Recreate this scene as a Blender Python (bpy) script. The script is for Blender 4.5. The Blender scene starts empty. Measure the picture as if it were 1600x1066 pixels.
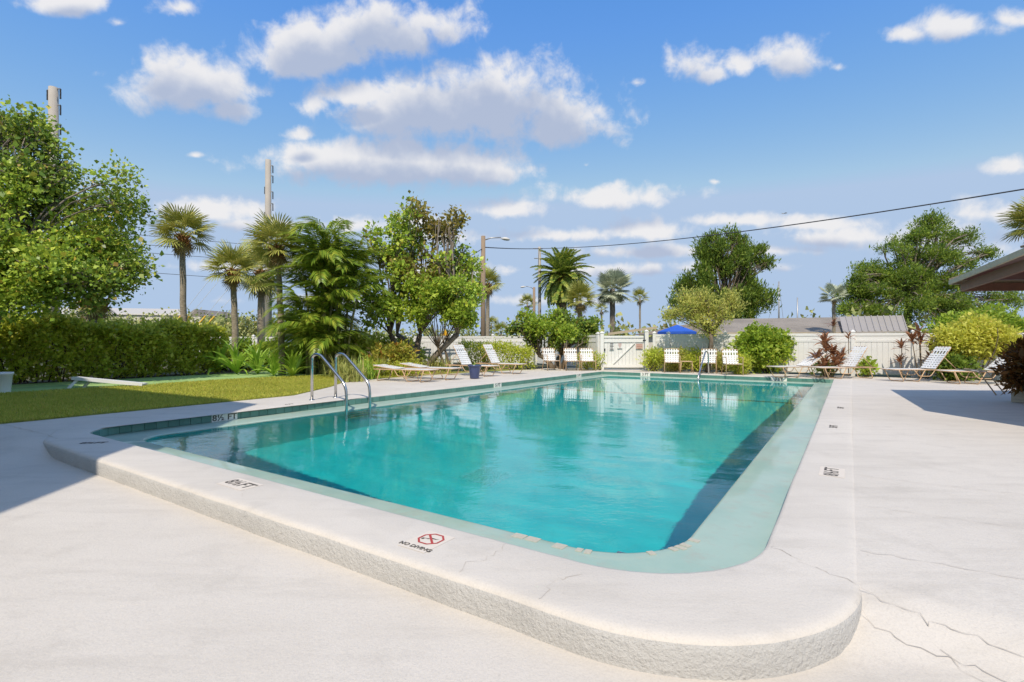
import bpy, bmesh, math, random
import numpy as np
from mathutils import Vector, Matrix
R = math.radians
rnd = random.Random(7)
scene = bpy.context.scene
COL = scene.collection

# ------------------------------------------------------------------ camera
CAM_H = 1.15            # eye height above the pool coping (coping top is z = 0)
cam_d = bpy.data.cameras.new('camera'); cam = bpy.data.objects.new('camera', cam_d); COL.objects.link(cam)
cam.location = (0, 0, CAM_H); cam.rotation_euler = (R(90), 0, 0)
cam_d.sensor_width = 36; cam_d.lens = 18; cam_d.clip_start = 0.05; cam_d.clip_end = 4000
scene.camera = cam

# ------------------------------------------------------------------ sun, exposure
SUN_EL = 51.0
SUN_AZ = (-0.13, -1.0)                       # horizontal direction towards the sun
_h = math.hypot(*SUN_AZ); SX, SY = SUN_AZ[0] / _h, SUN_AZ[1] / _h
to_sun = Vector((SX * math.cos(R(SUN_EL)), SY * math.cos(R(SUN_EL)), math.sin(R(SUN_EL))))
sd = bpy.data.lights.new('sun', 'SUN'); sun = bpy.data.objects.new('sun', sd); COL.objects.link(sun)
sd.energy = 2.9; sd.angle = R(0.53); sd.color = (1.0, 0.90, 0.76)
sun.rotation_euler = to_sun.to_track_quat('Z', 'Y').to_euler()
sun.location = (0, -20, 40)
vs = scene.view_settings
vs.view_transform = 'Standard'; vs.look = 'None'; vs.gamma = 1; vs.exposure = 0.5; vs.use_curve_mapping = False
scene.render.engine = 'CYCLES'
cy = scene.cycles
cy.use_denoising = True
cy.max_bounces = 9; cy.diffuse_bounces = 3; cy.glossy_bounces = 4; cy.transmission_bounces = 6
cy.transparent_max_bounces = 12; cy.sample_clamp_indirect = 6
cy.caustics_reflective = False; cy.caustics_refractive = True

# ------------------------------------------------------------------ node helpers
class NT:
    def __init__(s, tree): s.t = tree; s.n = tree.nodes; s.l = tree.links
    def add(s, typ, **kw):
        nd = s.n.new(typ)
        for k, v in kw.items(): setattr(nd, k, v)
        return nd
    def link(s, a, b): s.l.new(a, b)
    def put(s, sock, v):
        if hasattr(v, 'is_output'): s.l.new(v, sock)
        elif v is not None: sock.default_value = v
    def math(s, op, a, b=None, c=None, clamp=False):
        nd = s.n.new('ShaderNodeMath'); nd.operation = op; nd.use_clamp = clamp
        for i, v in enumerate((a, b, c)):
            if v is not None: s.put(nd.inputs[i], v)
        return nd.outputs[0]
    def vmath(s, op, a, b=None):
        nd = s.n.new('ShaderNodeVectorMath'); nd.operation = op
        s.put(nd.inputs[0], a)
        if b is not None: s.put(nd.inputs[1], b)
        return nd.outputs['Value'] if op in ('LENGTH', 'DOT_PRODUCT') else nd.outputs[0]
    def maprange(s, v, a, b, c=0.0, d=1.0, interp='SMOOTHSTEP'):
        nd = s.n.new('ShaderNodeMapRange'); nd.interpolation_type = interp
        s.put(nd.inputs[0], v)
        for i, x in enumerate((a, b, c, d)): s.put(nd.inputs[1 + i], x)
        return nd.outputs[0]
    def noise(s, vec, scale, detail=4, rough=0.55, dim='3D', dist=0.0):
        nd = s.n.new('ShaderNodeTexNoise'); nd.noise_dimensions = dim
        if vec is not None: s.l.new(vec, nd.inputs['Vector'])
        nd.inputs['Scale'].default_value = scale; nd.inputs['Detail'].default_value = detail
        nd.inputs['Roughness'].default_value = rough; nd.inputs['Distortion'].default_value = dist
        return nd.outputs[0]
    def mix(s, f, a, b, blend='MIX'):
        nd = s.n.new('ShaderNodeMix'); nd.data_type = 'RGBA'; nd.blend_type = blend
        s.put(nd.inputs[0], f)
        for sock, v in ((nd.inputs[6], a), (nd.inputs[7], b)):
            if isinstance(v, tuple) and len(v) == 3: v = v + (1,)
            s.put(sock, v)
        return nd.outputs[2]
    def ramp(s, f, stops):
        nd = s.n.new('ShaderNodeValToRGB'); s.put(nd.inputs[0], f)
        el = nd.color_ramp.elements
        while len(el) < len(stops): el.new(0.5)
        for e, (p, c) in zip(el, stops):
            e.position = p; e.color = c + (1,) if len(c) == 3 else c
        return nd.outputs[0]

# ------------------------------------------------------------------ world: Nishita sky with fair-weather clouds
world = bpy.data.worlds.new('World'); scene.world = world; world.use_nodes = True
wt = world.node_tree
for nd in list(wt.nodes): wt.nodes.remove(nd)
CLOUDS = []
def cl(px, py, hw, hh):                       # bearing, height and half sizes as tangents of the angles seen from the pool
    s = .36 if hw < 30 else .6 if hw < 62 else .9
    if py > 290: s = min(s, .62)
    k = 1.26 / max(s, .45) ** .5
    CLOUDS.append(((px - 800) / 800, (533 - py) / 800, hw * k / 800, hh * k / 800, s))
for c in [(660,178,150,66),(770,172,175,80),(880,190,105,64),(560,150,70,30),(610,262,205,48),(520,250,110,34),(720,268,110,34),
          (610,55,120,58),(500,85,110,55),(665,40,60,45),(455,100,70,36),(290,145,105,55),(255,110,60,45),(345,175,60,30),
          (110,5,62,28),(283,12,55,28),(186,36,22,16),(490,165,40,30),
          (335,328,115,28),(790,330,95,22),(955,308,150,25),(1020,362,66,22),
          (1083,104,50,42),(1112,118,34,22),(1158,106,32,28),(1240,96,64,46),(1308,106,24,18),
          (1420,52,54,26),(1490,44,76,32),(1580,30,48,22),
          (1585,262,55,22),(1400,372,230,40),(1560,335,80,28),(1290,375,90,28),(560,352,120,22),(690,372,120,20),(470,212,34,18),
          (400,418,150,16),(980,425,200,14),(305,243,18,9),(1118,284,16,8),(915,258,18,11),(995,130,20,14),
          (450,352,110,16),(640,345,90,14),(880,368,120,16),(1160,345,110,15),(1290,352,130,20),(700,425,150,14),(1010,395,130,14),(1210,392,120,16),(1500,395,130,22),(1120,420,160,13),(520,470,170,14),(860,470,180,12)]:
    cl(*c)
grp = bpy.data.node_groups.new('cloud_field', 'ShaderNodeTree')
grp.interface.new_socket('Vector', in_out='INPUT', socket_type='NodeSocketVector')
grp.interface.new_socket('Direction', in_out='INPUT', socket_type='NodeSocketVector')
grp.interface.new_socket('Density', in_out='OUTPUT', socket_type='NodeSocketFloat')
grp.interface.new_socket('Soft', in_out='OUTPUT', socket_type='NodeSocketFloat')
g = NT(grp); gi = g.add('NodeGroupInput'); go = g.add('NodeGroupOutput')
acc = None
for az, el, hw, hh, s_ in CLOUDS:
    v = g.vmath('SUBTRACT', gi.outputs[0], (az, el, 0))
    v = g.vmath('MULTIPLY', v, (1 / hw, 1 / hh, 0))
    L = g.math('ADD', g.vmath('LENGTH', v), g.math('MAXIMUM', g.vmath('DOT_PRODUCT', v, (0, -.55, 0)), 0.0))     # flatter base
    f = g.math('SUBTRACT', s_, L)
    acc = f if acc is None else g.math('SMOOTH_MAX', acc, f, 0.12)
# beyond the part of the sky in view the same broken cumulus goes on
sp_ = g.add('ShaderNodeSeparateXYZ'); g.link(gi.outputs[0], sp_.inputs[0])
sd_ = g.add('ShaderNodeSeparateXYZ'); g.link(gi.outputs[1], sd_.inputs[0])
away = g.math('MAXIMUM', g.math('MAXIMUM', g.maprange(g.math('ABSOLUTE', sp_.outputs[0]), 1.06, 1.3), g.maprange(sp_.outputs[1], .72, .9)), g.math('LESS_THAN', sd_.outputs[1], .25))
gen = g.maprange(g.noise(gi.outputs[1], 3.4, 2, .5), .36, .66, -.9, .75, 'LINEAR')
acc = g.math('MAXIMUM', acc, g.math('ADD', g.math('MULTIPLY', away, g.math('ADD', gen, 1.2)), -1.2))
acc = g.math('MAXIMUM', acc, -1.2)
n1 = g.noise(gi.outputs[1], 11.0, 3, 0.5)
n2 = g.noise(gi.outputs[1], 26.0, 10, 0.6, dist=.2)
c1 = g.math('SUBTRACT', n1, 0.5); c2 = g.math('SUBTRACT', n2, 0.5)
g.link(g.math('ADD', acc, g.math('ADD', g.math('MULTIPLY', c1, 1.1), g.math('MULTIPLY', c2, 1.25))), go.inputs[0])
g.link(g.math('ADD', acc, g.math('ADD', g.math('MULTIPLY', c1, 1.0), g.math('MULTIPLY', c2, 0.45))), go.inputs[1])
w = NT(wt)
tc = w.add('ShaderNodeTexCoord')
sep = w.add('ShaderNodeSeparateXYZ'); w.link(tc.outputs['Generated'], sep.inputs[0])
fy = w.math('MAXIMUM', sep.outputs[1], .05); el = sep.outputs[2]
cmb = w.add('ShaderNodeCombineXYZ'); w.link(w.math('DIVIDE', sep.outputs[0], fy), cmb.inputs[0]); w.link(w.math('DIVIDE', sep.outputs[2], fy), cmb.inputs[1])
def field(vec, dirv):
    nd = w.add('ShaderNodeGroup'); nd.node_tree = grp; w.link(vec, nd.inputs[0]); w.link(dirv, nd.inputs[1]); return nd.outputs
f0 = field(cmb.outputs[0], tc.outputs['Generated'])[0]; f1 = field(w.vmath('ADD', cmb.outputs[0], (-0.004, 0.045, 0)), w.vmath('ADD', tc.outputs['Generated'], (0, 0, .04)))[1]
dens = w.maprange(f0, -0.04, 0.50)
shade = w.maprange(f1, -0.05, 0.55)
dens = w.math('MULTIPLY', dens, w.maprange(el, 0.0, 0.16, 0.35, 0.95))
sky = w.add('ShaderNodeTexSky'); sky.sky_type = 'NISHITA'; sky.sun_disc = False
sky.sun_elevation = R(SUN_EL); sky.sun_rotation = math.atan2(SX, SY)
sky.altitude = 0; sky.air_density = 1.0; sky.dust_density = 0.0; sky.ozone_density = 6.0
SKY_K = 0.085
sc_ = w.add('ShaderNodeSeparateColor'); w.link(sky.outputs[0], sc_.inputs[0])    # camera-like tone curve for the clear blue
cc_ = w.add('ShaderNodeCombineColor')
for i_, (k_, n_, g_) in enumerate(((1.20, .85, 1.6), (2.93, 1.62, .85), (6.65, 3.3, .45))):
    w.link(w.math('MINIMUM', w.math('MULTIPLY', w.math('POWER', w.math('DIVIDE', sc_.outputs[i_], n_), g_), k_), (3.62, 4.75, 6.5)[i_]), cc_.inputs[i_])
cloud_col = w.mix(shade, (7.3, 7.2, 7.25), (3.75, 4.3, 5.6))
colr = w.mix(dens, cc_.outputs[0], cloud_col)
bg = w.add('ShaderNodeBackground'); w.link(colr, bg.inputs[0]); bg.inputs[1].default_value = SKY_K
wo = w.add('ShaderNodeOutputWorld'); w.link(bg.outputs[0], wo.inputs[0])
world.cycles.sampling_method = 'MANUAL'; world.cycles.sample_map_resolution = 1024

# ------------------------------------------------------------------ places
UX, UY = 0.552, 0.834                        # the pool's long axis on the ground
def W(a, q, z=0.0): return (-a * UY + q * UX, a * UX + q * UY, z)      # pool frame -> world
PHI = math.atan2(UX, UY)                     # turn of the pool frame (clockwise)
def at(px, Y, z=None, py=None):              # a spot given by its bearing and its distance
    X = (px - 800) / 800 * Y
    if py is not None: z = CAM_H + (533 - py) / 800 * Y
    return Vector((X, Y, 0.0 if z is None else z))

# ------------------------------------------------------------------ mesh builder
class MB:
    def __init__(s): s.v = []; s.f = []; s.m = []
    def add(s, vs, fs, mi=0):
        o = len(s.v); s.v += [tuple(p) for p in vs]; s.f += [tuple(i + o for i in f) for f in fs]; s.m += [mi] * len(fs); return s
    def box(s, x0, x1, y0, y1, z0, z1, mi=0, M=None):
        vs = [(x, y, z) for z in (z0, z1) for y in (y0, y1) for x in (x0, x1)]
        if M is not None: vs = [M @ Vector(p) for p in vs]
        return s.add(vs, [(0,2,3,1),(4,5,7,6),(0,1,5,4),(2,6,7,3),(0,4,6,2),(1,3,7,5)], mi)
    def bar(s, a, b, wx, wz, mi=0, up=(0,0,1)):
        a, b = Vector(a), Vector(b); d = (b - a).normalized(); up = Vector(up)
        if abs(d.dot(up)) > .99: up = Vector((0,1,0))
        r = d.cross(up).normalized() * wx / 2; u = r.cross(d).normalized() * wz / 2
        vs = [p + sr * r + su * u for p in (a, b) for su in (-1, 1) for sr in (-1, 1)]
        return s.add(vs, [(0,1,3,2),(4,6,7,5),(0,4,5,1),(2,3,7,6),(0,2,6,4),(1,5,7,3)], mi)
    def tube(s, pts, rad, n=8, mi=0, cap=True):
        pts = [Vector(p) for p in pts]; k = len(pts)
        if not hasattr(rad, '__len__'): rad = [rad] * k
        d0 = (pts[1] - pts[0]).normalized()
        r = d0.orthogonal().normalized(); o = len(s.v)
        for i, p in enumerate(pts):
            d = (pts[min(i+1, k-1)] - pts[max(i-1, 0)]).normalized()
            r = (r - d * r.dot(d));
            r = r.normalized() if r.length > 1e-6 else d.orthogonal().normalized()
            b = d.cross(r)
            for j in range(n):
                t = 2 * math.pi * j / n
                s.v.append(tuple(p + (r * math.cos(t) + b * math.sin(t)) * rad[i]))
        for i in range(k - 1):
            for j in range(n):
                s.f.append((o+i*n+j, o+i*n+(j+1)%n, o+(i+1)*n+(j+1)%n, o+(i+1)*n+j)); s.m.append(mi)
        if cap:
            s.f.append(tuple(o + j for j in reversed(range(n)))); s.m.append(mi)
            s.f.append(tuple(o + (k-1)*n + j for j in range(n))); s.m.append(mi)
        return s
    def lathe(s, prof, n=20, c=(0,0,0), mi=0):
        o = len(s.v)
        for r_, z in prof:
            for j in range(n):
                t = 2*math.pi*j/n; s.v.append((c[0]+r_*math.cos(t), c[1]+r_*math.sin(t), c[2]+z))
        for i in range(len(prof)-1):
            for j in range(n):
                s.f.append((o+i*n+j, o+i*n+(j+1)%n, o+(i+1)*n+(j+1)%n, o+(i+1)*n+j)); s.m.append(mi)
        return s
    def mesh(s, name, mats, smooth=False, merge=False):
        me = bpy.data.meshes.new(name); me.from_pydata(s.v, [], s.f)
        for m in (mats if isinstance(mats, (list, tuple)) else [mats]): me.materials.append(m)
        if any(s.m): me.polygons.foreach_set('material_index', s.m)
        if smooth: me.polygons.foreach_set('use_smooth', [True] * len(s.f))
        me.update(); return me
    def build(s, name, mats, parent=None, smooth=False):
        return obj(name, s.mesh(name, mats, smooth), parent)
def obj(name, me, parent=None, M=None):
    o = bpy.data.objects.new(name, me); COL.objects.link(o)
    if parent is not None: o.parent = parent
    if M is not None: o.matrix_local = M
    return o
def empty(name, loc=(0,0,0), rz=0.0, label=None, cat=None, group=None):
    o = bpy.data.objects.new(name, None); COL.objects.link(o); o.location = loc; o.rotation_euler = (0,0,rz)
    o.empty_display_size = .2
    return tag(o, label, cat, group)
def tag(o, label=None, cat=None, group=None, kind=None):
    if label: o['label'] = label
    if cat: o['category'] = cat
    if group: o['group'] = group
    if kind: o['kind'] = kind
    return o
def copy_tree(o, parent=None):
    c = o.copy(); COL.objects.link(c)
    if parent is not None: c.parent = parent
    for ch in list(KIDS.get(o.name, [])) or [x for x in o.children]: copy_tree(ch, c)
    return c
KIDS = {}
def bevel(o, w=.006, seg=2, ang=40):
    m = o.modifiers.new('bevel', 'BEVEL'); m.width = w; m.segments = seg; m.limit_method = 'ANGLE'; m.angle_limit = R(ang); return o

# ------------------------------------------------------------------ materials
def mat(name):
    m = bpy.data.materials.new(name); m.use_nodes = True; t = NT(m.node_tree)
    b = m.node_tree.nodes['Principled BSDF']; return m, t, b
def bump(t, b, h, strength=.3, dist=.01):
    nd = t.add('ShaderNodeBump'); nd.inputs['Strength'].default_value = strength; nd.inputs['Distance'].default_value = dist
    t.link(h, nd.inputs['Height']); t.link(nd.outputs[0], b.inputs['Normal']); return nd
def plain(name, col, rough=.5, metal=0.0, var=.12, scale=6.0, bmp=0.0, bscale=60, spec=.5):
    m, t, b = mat(name)
    tcn = t.add('ShaderNodeTexCoord'); n = t.noise(tcn.outputs['Object'], scale, 4)
    d = tuple(c * (1 - var) for c in col); l = tuple(min(1, c * (1 + var)) for c in col)
    t.link(t.mix(n, d, l), b.inputs['Base Color'])
    b.inputs['Roughness'].default_value = rough; b.inputs['Metallic'].default_value = metal
    b.inputs['Specular IOR Level'].default_value = spec
    if bmp: bump(t, b, t.noise(tcn.outputs['Object'], bscale, 4), bmp, .004)
    return m
def concrete(name, base, stain, bstr, bscale, walls=False):
    m, t, b = mat(name)
    geo = t.add('ShaderNodeNewGeometry'); P = geo.outputs['Position']
    mp = t.add('ShaderNodeMapping'); t.link(P, mp.inputs[0]); mp.inputs['Rotation'].default_value = (0, 0, PHI)
    mp.inputs['Scale'].default_value = (.35, 2.2, 1)
    big = t.noise(P, .55, 5, .6); mid = t.noise(mp.outputs[0], 2.2, 7, .65); fine = t.noise(P, 110, 4, .75); sp = t.noise(P, 28, 5, .75)
    c = t.mix(t.maprange(big, .35, .72), base, stain)
    c = t.mix(t.math('MULTIPLY', t.maprange(t.noise(P, 2.4, 8, .72), .50, .72), .42), c, tuple(x * .80 for x in stain))
    c = t.mix(t.math('MULTIPLY', t.maprange(t.noise(P, .9, 3, .5, dist=1.2), .58, .66), .22), c, tuple(x * .84 for x in stain))
    c = t.mix(t.math('MULTIPLY', t.maprange(mid, .45, .75), .5), c, tuple(x * .82 for x in stain))
    c = t.mix(t.math('MULTIPLY', t.maprange(fine, .42, .7), .30), c, tuple(x * .7 for x in stain))
    c = t.mix(t.math('MULTIPLY', t.maprange(sp, .60, .78), .45), c, tuple(x * .55 for x in stain))
    t.link(c, b.inputs['Base Color']); b.inputs['Roughness'].default_value = .85; b.inputs['Specular IOR Level'].default_value = .25
    h = t.math('ADD', t.math('MULTIPLY', t.noise(P, bscale, 5, .65), 1.0), t.math('MULTIPLY', t.noise(P, bscale * .22, 3), .8))
    if walls:
        h = t.math('ADD', h, t.math('MULTIPLY', t.noise(P, bscale * .55, 5, .75), 1.2))
    bump(t, b, h, bstr, .012 if walls else .006)
    return m
M_deck = concrete('deck_paint', (.645, .595, .53), (.585, .535, .47), .45, 70)
M_cope = concrete('coping_paint', (.66, .61, .545), (.60, .55, .485), .45, 60)
M_stucco = concrete('stucco_paint', (.60, .58, .545), (.54, .52, .485), .9, 60, True)
MNEE = True      # the sun's light is refracted into the pool
WAVE = .22; WAVE_H = .00055
# ================================================================== GROUND
def sstep(x, a, b):
    t = max(0, min(1, (x - a) / (b - a))); return t * t * (3 - 2 * t)
def lerp(a, b, t): return a + (b - a) * t
def interp(x, pts):
    if x <= pts[0][0]: return pts[0][1]
    for (x0, y0), (x1, y1) in zip(pts, pts[1:]):
        if x <= x1: return lerp(y0, y1, (x - x0) / (x1 - x0))
    return pts[-1][1]
LOW = -.148                                   # the near deck lies a step below the coping
def deck_edge(q): return interp(q, [(-9, 9.85), (6.5, 9.85), (8.2, 10.9), (9.8, 12.2), (14.3, 11.75), (18, 10.8), (21, 10.6)])
def deck_z(a, q):
    rr = LOW * (1 - sstep(q, 2.42, 3.02)); rl = LOW * (1 - sstep(q, 1.1, 2.05))
    mid = LOW if q < 4 else -.006
    z = rr if a < .1 else mid if .3 < a < 7.3 else rl if a > 7.9 else lerp(mid, rl, sstep(a, 7.3, 7.9)) if a > 5 else lerp(rr, mid, (a - .1) / .2)
    return min(z, -.006)
def noise2(x, y): return math.sin(x * 1.7 + 1.3 * math.sin(y * 1.1)) * .5 + math.sin(y * 2.3 + x * .7) * .5

soil = plain('soil', (.11, .09, .06), .95, 0, .3, 3, .4, 20)
def soil_mat():
    m, t, b = mat('far_ground'); geo = t.add('ShaderNodeNewGeometry'); P = geo.outputs['Position']
    c = t.mix(t.maprange(t.noise(P, .25, 6, .65), .35, .65), (.10, .085, .055), (.065, .085, .03))
    t.link(c, b.inputs['Base Color']); b.inputs['Roughness'].default_value = .95; bump(t, b, t.noise(P, 12, 5), .5, .03); return m
mb = MB()
_o = [W(-1800, -900, -.33), W(1800, -900, -.33), W(1800, 3200, -.33), W(-1800, 3200, -.33)]; _i = [W(.1, 2.2, -.33), W(8.7, 2.2, -.33), W(8.7, 18.6, -.33), W(.1, 18.6, -.33)]
mb.add(_o + _i, [(1,0,4,5), (2,1,5,6), (3,2,6,7), (0,3,7,4)])
tag(mb.build('ground', soil_mat()), kind='structure')
# garden soil round the lawn and behind the pool, one sheet at coping level
mb = MB()
mb.add([W(9.6, -8, -.03), W(30, -8, -.03), W(30, 34, -.03), W(-22, 34, -.03), W(-22, 20.0, -.03), W(9.6, 20.0, -.03)], [(5,4,3,2,1,0)])
tag(mb.build('garden_bed', soil_mat()), kind='structure')

mb = MB(); qs = [-6 + .25 * i for i in range(int(26.6 / .25))]
qs = sorted(set([round(q, 3) for q in qs] + [1.92, 2.05, 2.5, 2.6, 2.7, 2.8, 2.9, 3.0, 18.6]))
cols_r = [-18, -14, -10, -7, -5, -4, -3, -2.4, -1.8, -1.4, -1, -.7, -.5, -.3, -.15, -.02]
cols_m = [.1, .3, .6, .9, 1.2] + [1.6 + .5 * i for i in range(12)] + [7.3, 7.5, 7.7, 7.9, 8.1, 8.3, 8.6]
cols_l = [i / 8 for i in range(1, 9)]
def row(q): return cols_r + cols_m + [lerp(8.6, deck_edge(q), t) for t in cols_l]
rows = [[W(a, q, deck_z(a, q) + .004 * noise2(a * .8, q * .8) * (1 if q < 1.7 else .0)) for a in row(q)] for q in qs]
nc = len(rows[0]); vv = [p for r in rows for p in r]; ff = []
for i in range(len(qs) - 1):
    qm = (qs[i] + qs[i+1]) / 2; ra = row(qm)
    for j in range(nc - 1):
        am = (ra[j] + ra[j+1]) / 2
        if (1.25 < am < 8.3 and 2.15 < qm < 18.5) or (.02 < am <= 1.25 and 3.05 < qm < 18.5): continue
        ff.append((i*nc+j, (i+1)*nc+j, (i+1)*nc+j+1, i*nc+j+1))
mb.add(vv, ff); deck = mb.build('pool_deck', M_deck, smooth=True); tag(deck, kind='structure')
# joints and cracks: thin dark lines let into the deck
M_crack = plain('crack_dirt', (.43, .38, .32), .95, 0, .4, 30)
M_joint = plain('joint_dirt', (.50, .44, .37), .95, 0, .3, 30)
def crack(pts, wd, m=M_crack, jit=.012, seg=14, name='crack', seed=1):
    r_ = random.Random(seed); P = []
    for (a0, q0), (a1, q1) in zip(pts, pts[1:]):
        n = max(2, int(math.hypot(a1 - a0, q1 - q0) * seg))
        for i in range(n): t = i / n; P.append((lerp(a0, a1, t) + r_.gauss(0, jit), lerp(q0, q1, t) + r_.gauss(0, jit)))
    P.append(pts[-1]); b = MB(); vs = []
    for i, (a, q) in enumerate(P):
        d = Vector((P[min(i+1, len(P)-1)][0] - P[max(0, i-1)][0], P[min(i+1, len(P)-1)][1] - P[max(0, i-1)][1])).normalized()
        ww = wd * r_.uniform(.15, 1.3) * .5
        for s in (-1, 1):
            aa, qq = a - s * d.y * ww, q + s * d.x * ww
            inside = (1.0 < aa < 8.3 and qq > 1.95) or (-.05 < aa <= 1.0 and qq > 2.2)
            vs.append(W(aa, qq, (.0025 if inside else deck_z(aa, qq) + .006)))
    b.add(vs, [(2*i, 2*i+1, 2*i+3, 2*i+2) for i in range(len(P) - 1)])
    o = b.build(name, m, deck); return o
crack([(-.07, 2.89), (-.35, 2.78), (-.62, 2.70), (-1.3, 2.62)], .0032, jit=.014, seg=34, seed=2)
crack([(-.02, 2.72), (-.2, 2.66), (-.4, 2.63), (-.72, 2.60)], .0025, jit=.014, seg=34, seed=3)
crack([(-.3, 2.66), (-.42, 2.56), (-.6, 2.52)], .002, jit=.012, seg=34, seed=4)
for k, q in enumerate([3.42, 4.35, 5.3, 6.9, 9.2, 12.2]):
    crack([(-.06, q), (-1.5, q + .02), (-5, q + .05), (-9, q)], .004, M_joint, .010, 16, seed=20 + k, name='joint')
crack([(7.75, 2.06), (8.3, 2.09), (9.85, 2.02)], .010, M_joint, .004, seed=8, name='joint')
crack([(1.62, 2.44), (1.60, 2.25), (1.66, 2.08), (1.62, 1.97)], .0028, M_joint, .016, 34, seed=9)
crack([(1.12, 2.3), (1.18, 2.16), (1.16, 1.97)], .0028, M_joint, .016, 34, seed=10)
crack([(.38, 3.2), (.1, 2.98), (-.04, 2.9)], .0028, M_joint, .016, 34, seed=11)
crack([(4.1, 2.3), (3.9, 2.15), (3.75, 2.05)], .0028, M_joint, .016, 34, seed=12)

# ================================================================== POOL
def arc(c, r, t0, t1, n): return [(c[0] + r * math.cos(R(lerp(t0, t1, i / n))), c[1] + r * math.sin(R(lerp(t0, t1, i / n)))) for i in range(n + 1)]
def line(p, q, n): return [(lerp(p[0], q[0], i / n), lerp(p[1], q[1], i / n)) for i in range(n)]
def ring(near0, near1, nr_c, nr_r, right0, right1, far0, far1, left0, left1, nl):
    P = line(near0, near1, 60) + arc(nr_c, nr_r, 270, 180, 18) + line(right0, right1, 50)[1:] + line(far0, far1, 30) + line(left0, left1, 50) + nl
    return P
NLN = 14
outer = ring((7.72, 1.92), (.95, 1.92), (.947, 2.92), 1.0, (-.053, 2.92), (-.053, 18.8), (-.053, 18.85), (8.5, 18.85), (8.5, 18.8), (8.95, 3.1),
             [(8.95, 3.0), (8.93, 2.85), (8.90, 2.7), (8.85, 2.55), (8.77, 2.42), (8.68, 2.32), (8.58, 2.24), (8.47, 2.18), (8.36, 2.13), (8.22, 2.08), (8.08, 2.03), (7.95, 1.98), (7.88, 1.95), (7.80, 1.93), (7.76, 1.925)])
inner = ring((7.70, 2.43), (1.2, 2.43), (1.19, 3.22), .79, (.40, 3.22), (.43, 18.35), (.43, 18.35), (7.97, 18.35), (7.97, 18.35), (8.42, 3.1), arc((7.85, 2.99), .56, 0, -88, NLN))
lip = ring((7.55, 2.88), (1.46, 2.88), (1.47, 3.47), .59, (.88, 3.47), (.92, 17.95), (.92, 17.95), (7.50, 17.95), (7.50, 17.95), (7.92, 3.3), arc((7.47, 3.33), .45, 0, -85, NLN))
NP = len(outer); assert NP == len(inner) == len(lip), (len(outer), len(inner), len(lip))
def right_w(i):                               # 1 along the right side, where the gutter ledge lies under water
    a, q = lip[i]
    return (1 - sstep(a, .95, 1.6)) * sstep(q, 2.9, 3.6) * (1 - sstep(q, 17.5, 17.95))
def shell(paths, closed_to=None):
    vs = []; n = len(paths); fs = []
    for i in range(NP): vs += [W(*p[i]) for p in paths]
    for i in range(NP):
        j = (i + 1) % NP
        for k in range(n - 1): fs.append((i*n+k, j*n+k, j*n+k+1, i*n+k+1))
    return vs, fs
def off(A, B, d, z, jit=0.0, seed=0):         # points at distance d from path A towards path B
    r_ = random.Random(seed); out = []; js = [r_.gauss(0, 1) for _ in range(NP)]
    for i in range(NP):
        j = (js[i] + js[i-1] + js[i-2]) / 3 * jit
        dx, dy = B[i][0] - A[i][0], B[i][1] - A[i][1]; L = math.hypot(dx, dy)
        out.append((A[i][0] + dx / L * (d + j), A[i][1] + dy / L * (d + j), z))
    return out
CJ = .004
prof = [off(outer, inner, -.004, -.34, .006, 1), off(outer, inner, .0, -.12, CJ, 2), off(outer, inner, .004, -.05, CJ, 2), off(outer, inner, .012, -.024, CJ, 2), off(outer, inner, .028, -.008, CJ, 2), off(outer, inner, .055, -.001, CJ, 2), off(outer, inner, .10, 0),
        off(inner, outer, .25, .001), off(inner, outer, .03, 0, .003, 3), off(inner, outer, .008, -.004, .003, 3), off(inner, outer, 0, -.014, .003, 3), off(inner, outer, .0, -.022)]
vs_, fs_ = shell(prof); mb = MB()
for f_i, f in enumerate(fs_): mb.add([], []); mb.f.append(f); mb.m.append(1 if f_i % (len(prof) - 1) < 3 else 0)
mb.v = vs_
coping = mb.build('pool_coping', [M_cope, M_stucco], smooth=True); tag(coping, kind='structure')

def plaster(name, c0, c1, stain, rough=.6):
    m, t, b = mat(name); geo = t.add('ShaderNodeNewGeometry'); P = geo.outputs['Position']
    c = t.mix(t.maprange(t.noise(P, 1.3, 6, .62), .3, .7), c0, c1)
    c = t.mix(t.math('MULTIPLY', t.maprange(t.noise(P, 5.5, 7, .72), .48, .70), .75), c, stain)
    c = t.mix(t.math('MULTIPLY', t.maprange(t.noise(P, 60, 3, .7), .5, .75), .25), c, stain)
    t.link(c, b.inputs['Base Color']); b.inputs['Roughness'].default_value = rough; bump(t, b, t.noise(P, 60, 4), .2, .004); return m
M_ledge = plaster('gutter_plaster', (.31, .45, .37), (.40, .51, .42), (.39, .41, .33))
M_ledge.node_tree.nodes['Principled BSDF'].inputs['Coat Weight'].default_value = .45; M_ledge.node_tree.nodes['Principled BSDF'].inputs['Coat Roughness'].default_value = .06   # wet film
M_basin = plaster('water_tinted_plaster', (.003, .62, .61), (.005, .67, .66), (.003, .54, .53), .8)  # the water's turquoise tint is put into the plaster colour; the water is clear
M_grout = plain('tile_grout', (.22, .36, .31), .9, 0, .2, 20)
zl = lambda z0, z1: [lerp(z0, z1, right_w(i)) for i in range(NP)]
def offz(A, B, d, zs): return [(p[0], p[1], z) for p, z in zip(off(A, B, d, 0), zs)]
ZW = -.147
prof = [off(inner, outer, .004, -.021), off(inner, outer, .004, -.135), off(inner, outer, 0.0, -.16)]
vs_, fs_ = shell(prof); mb = MB(); mb.v = vs_; mb.f = fs_; mb.m = [0] * len(fs_)
wall = mb.build('pool_wall', M_grout); tag(wall, kind='structure')
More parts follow.
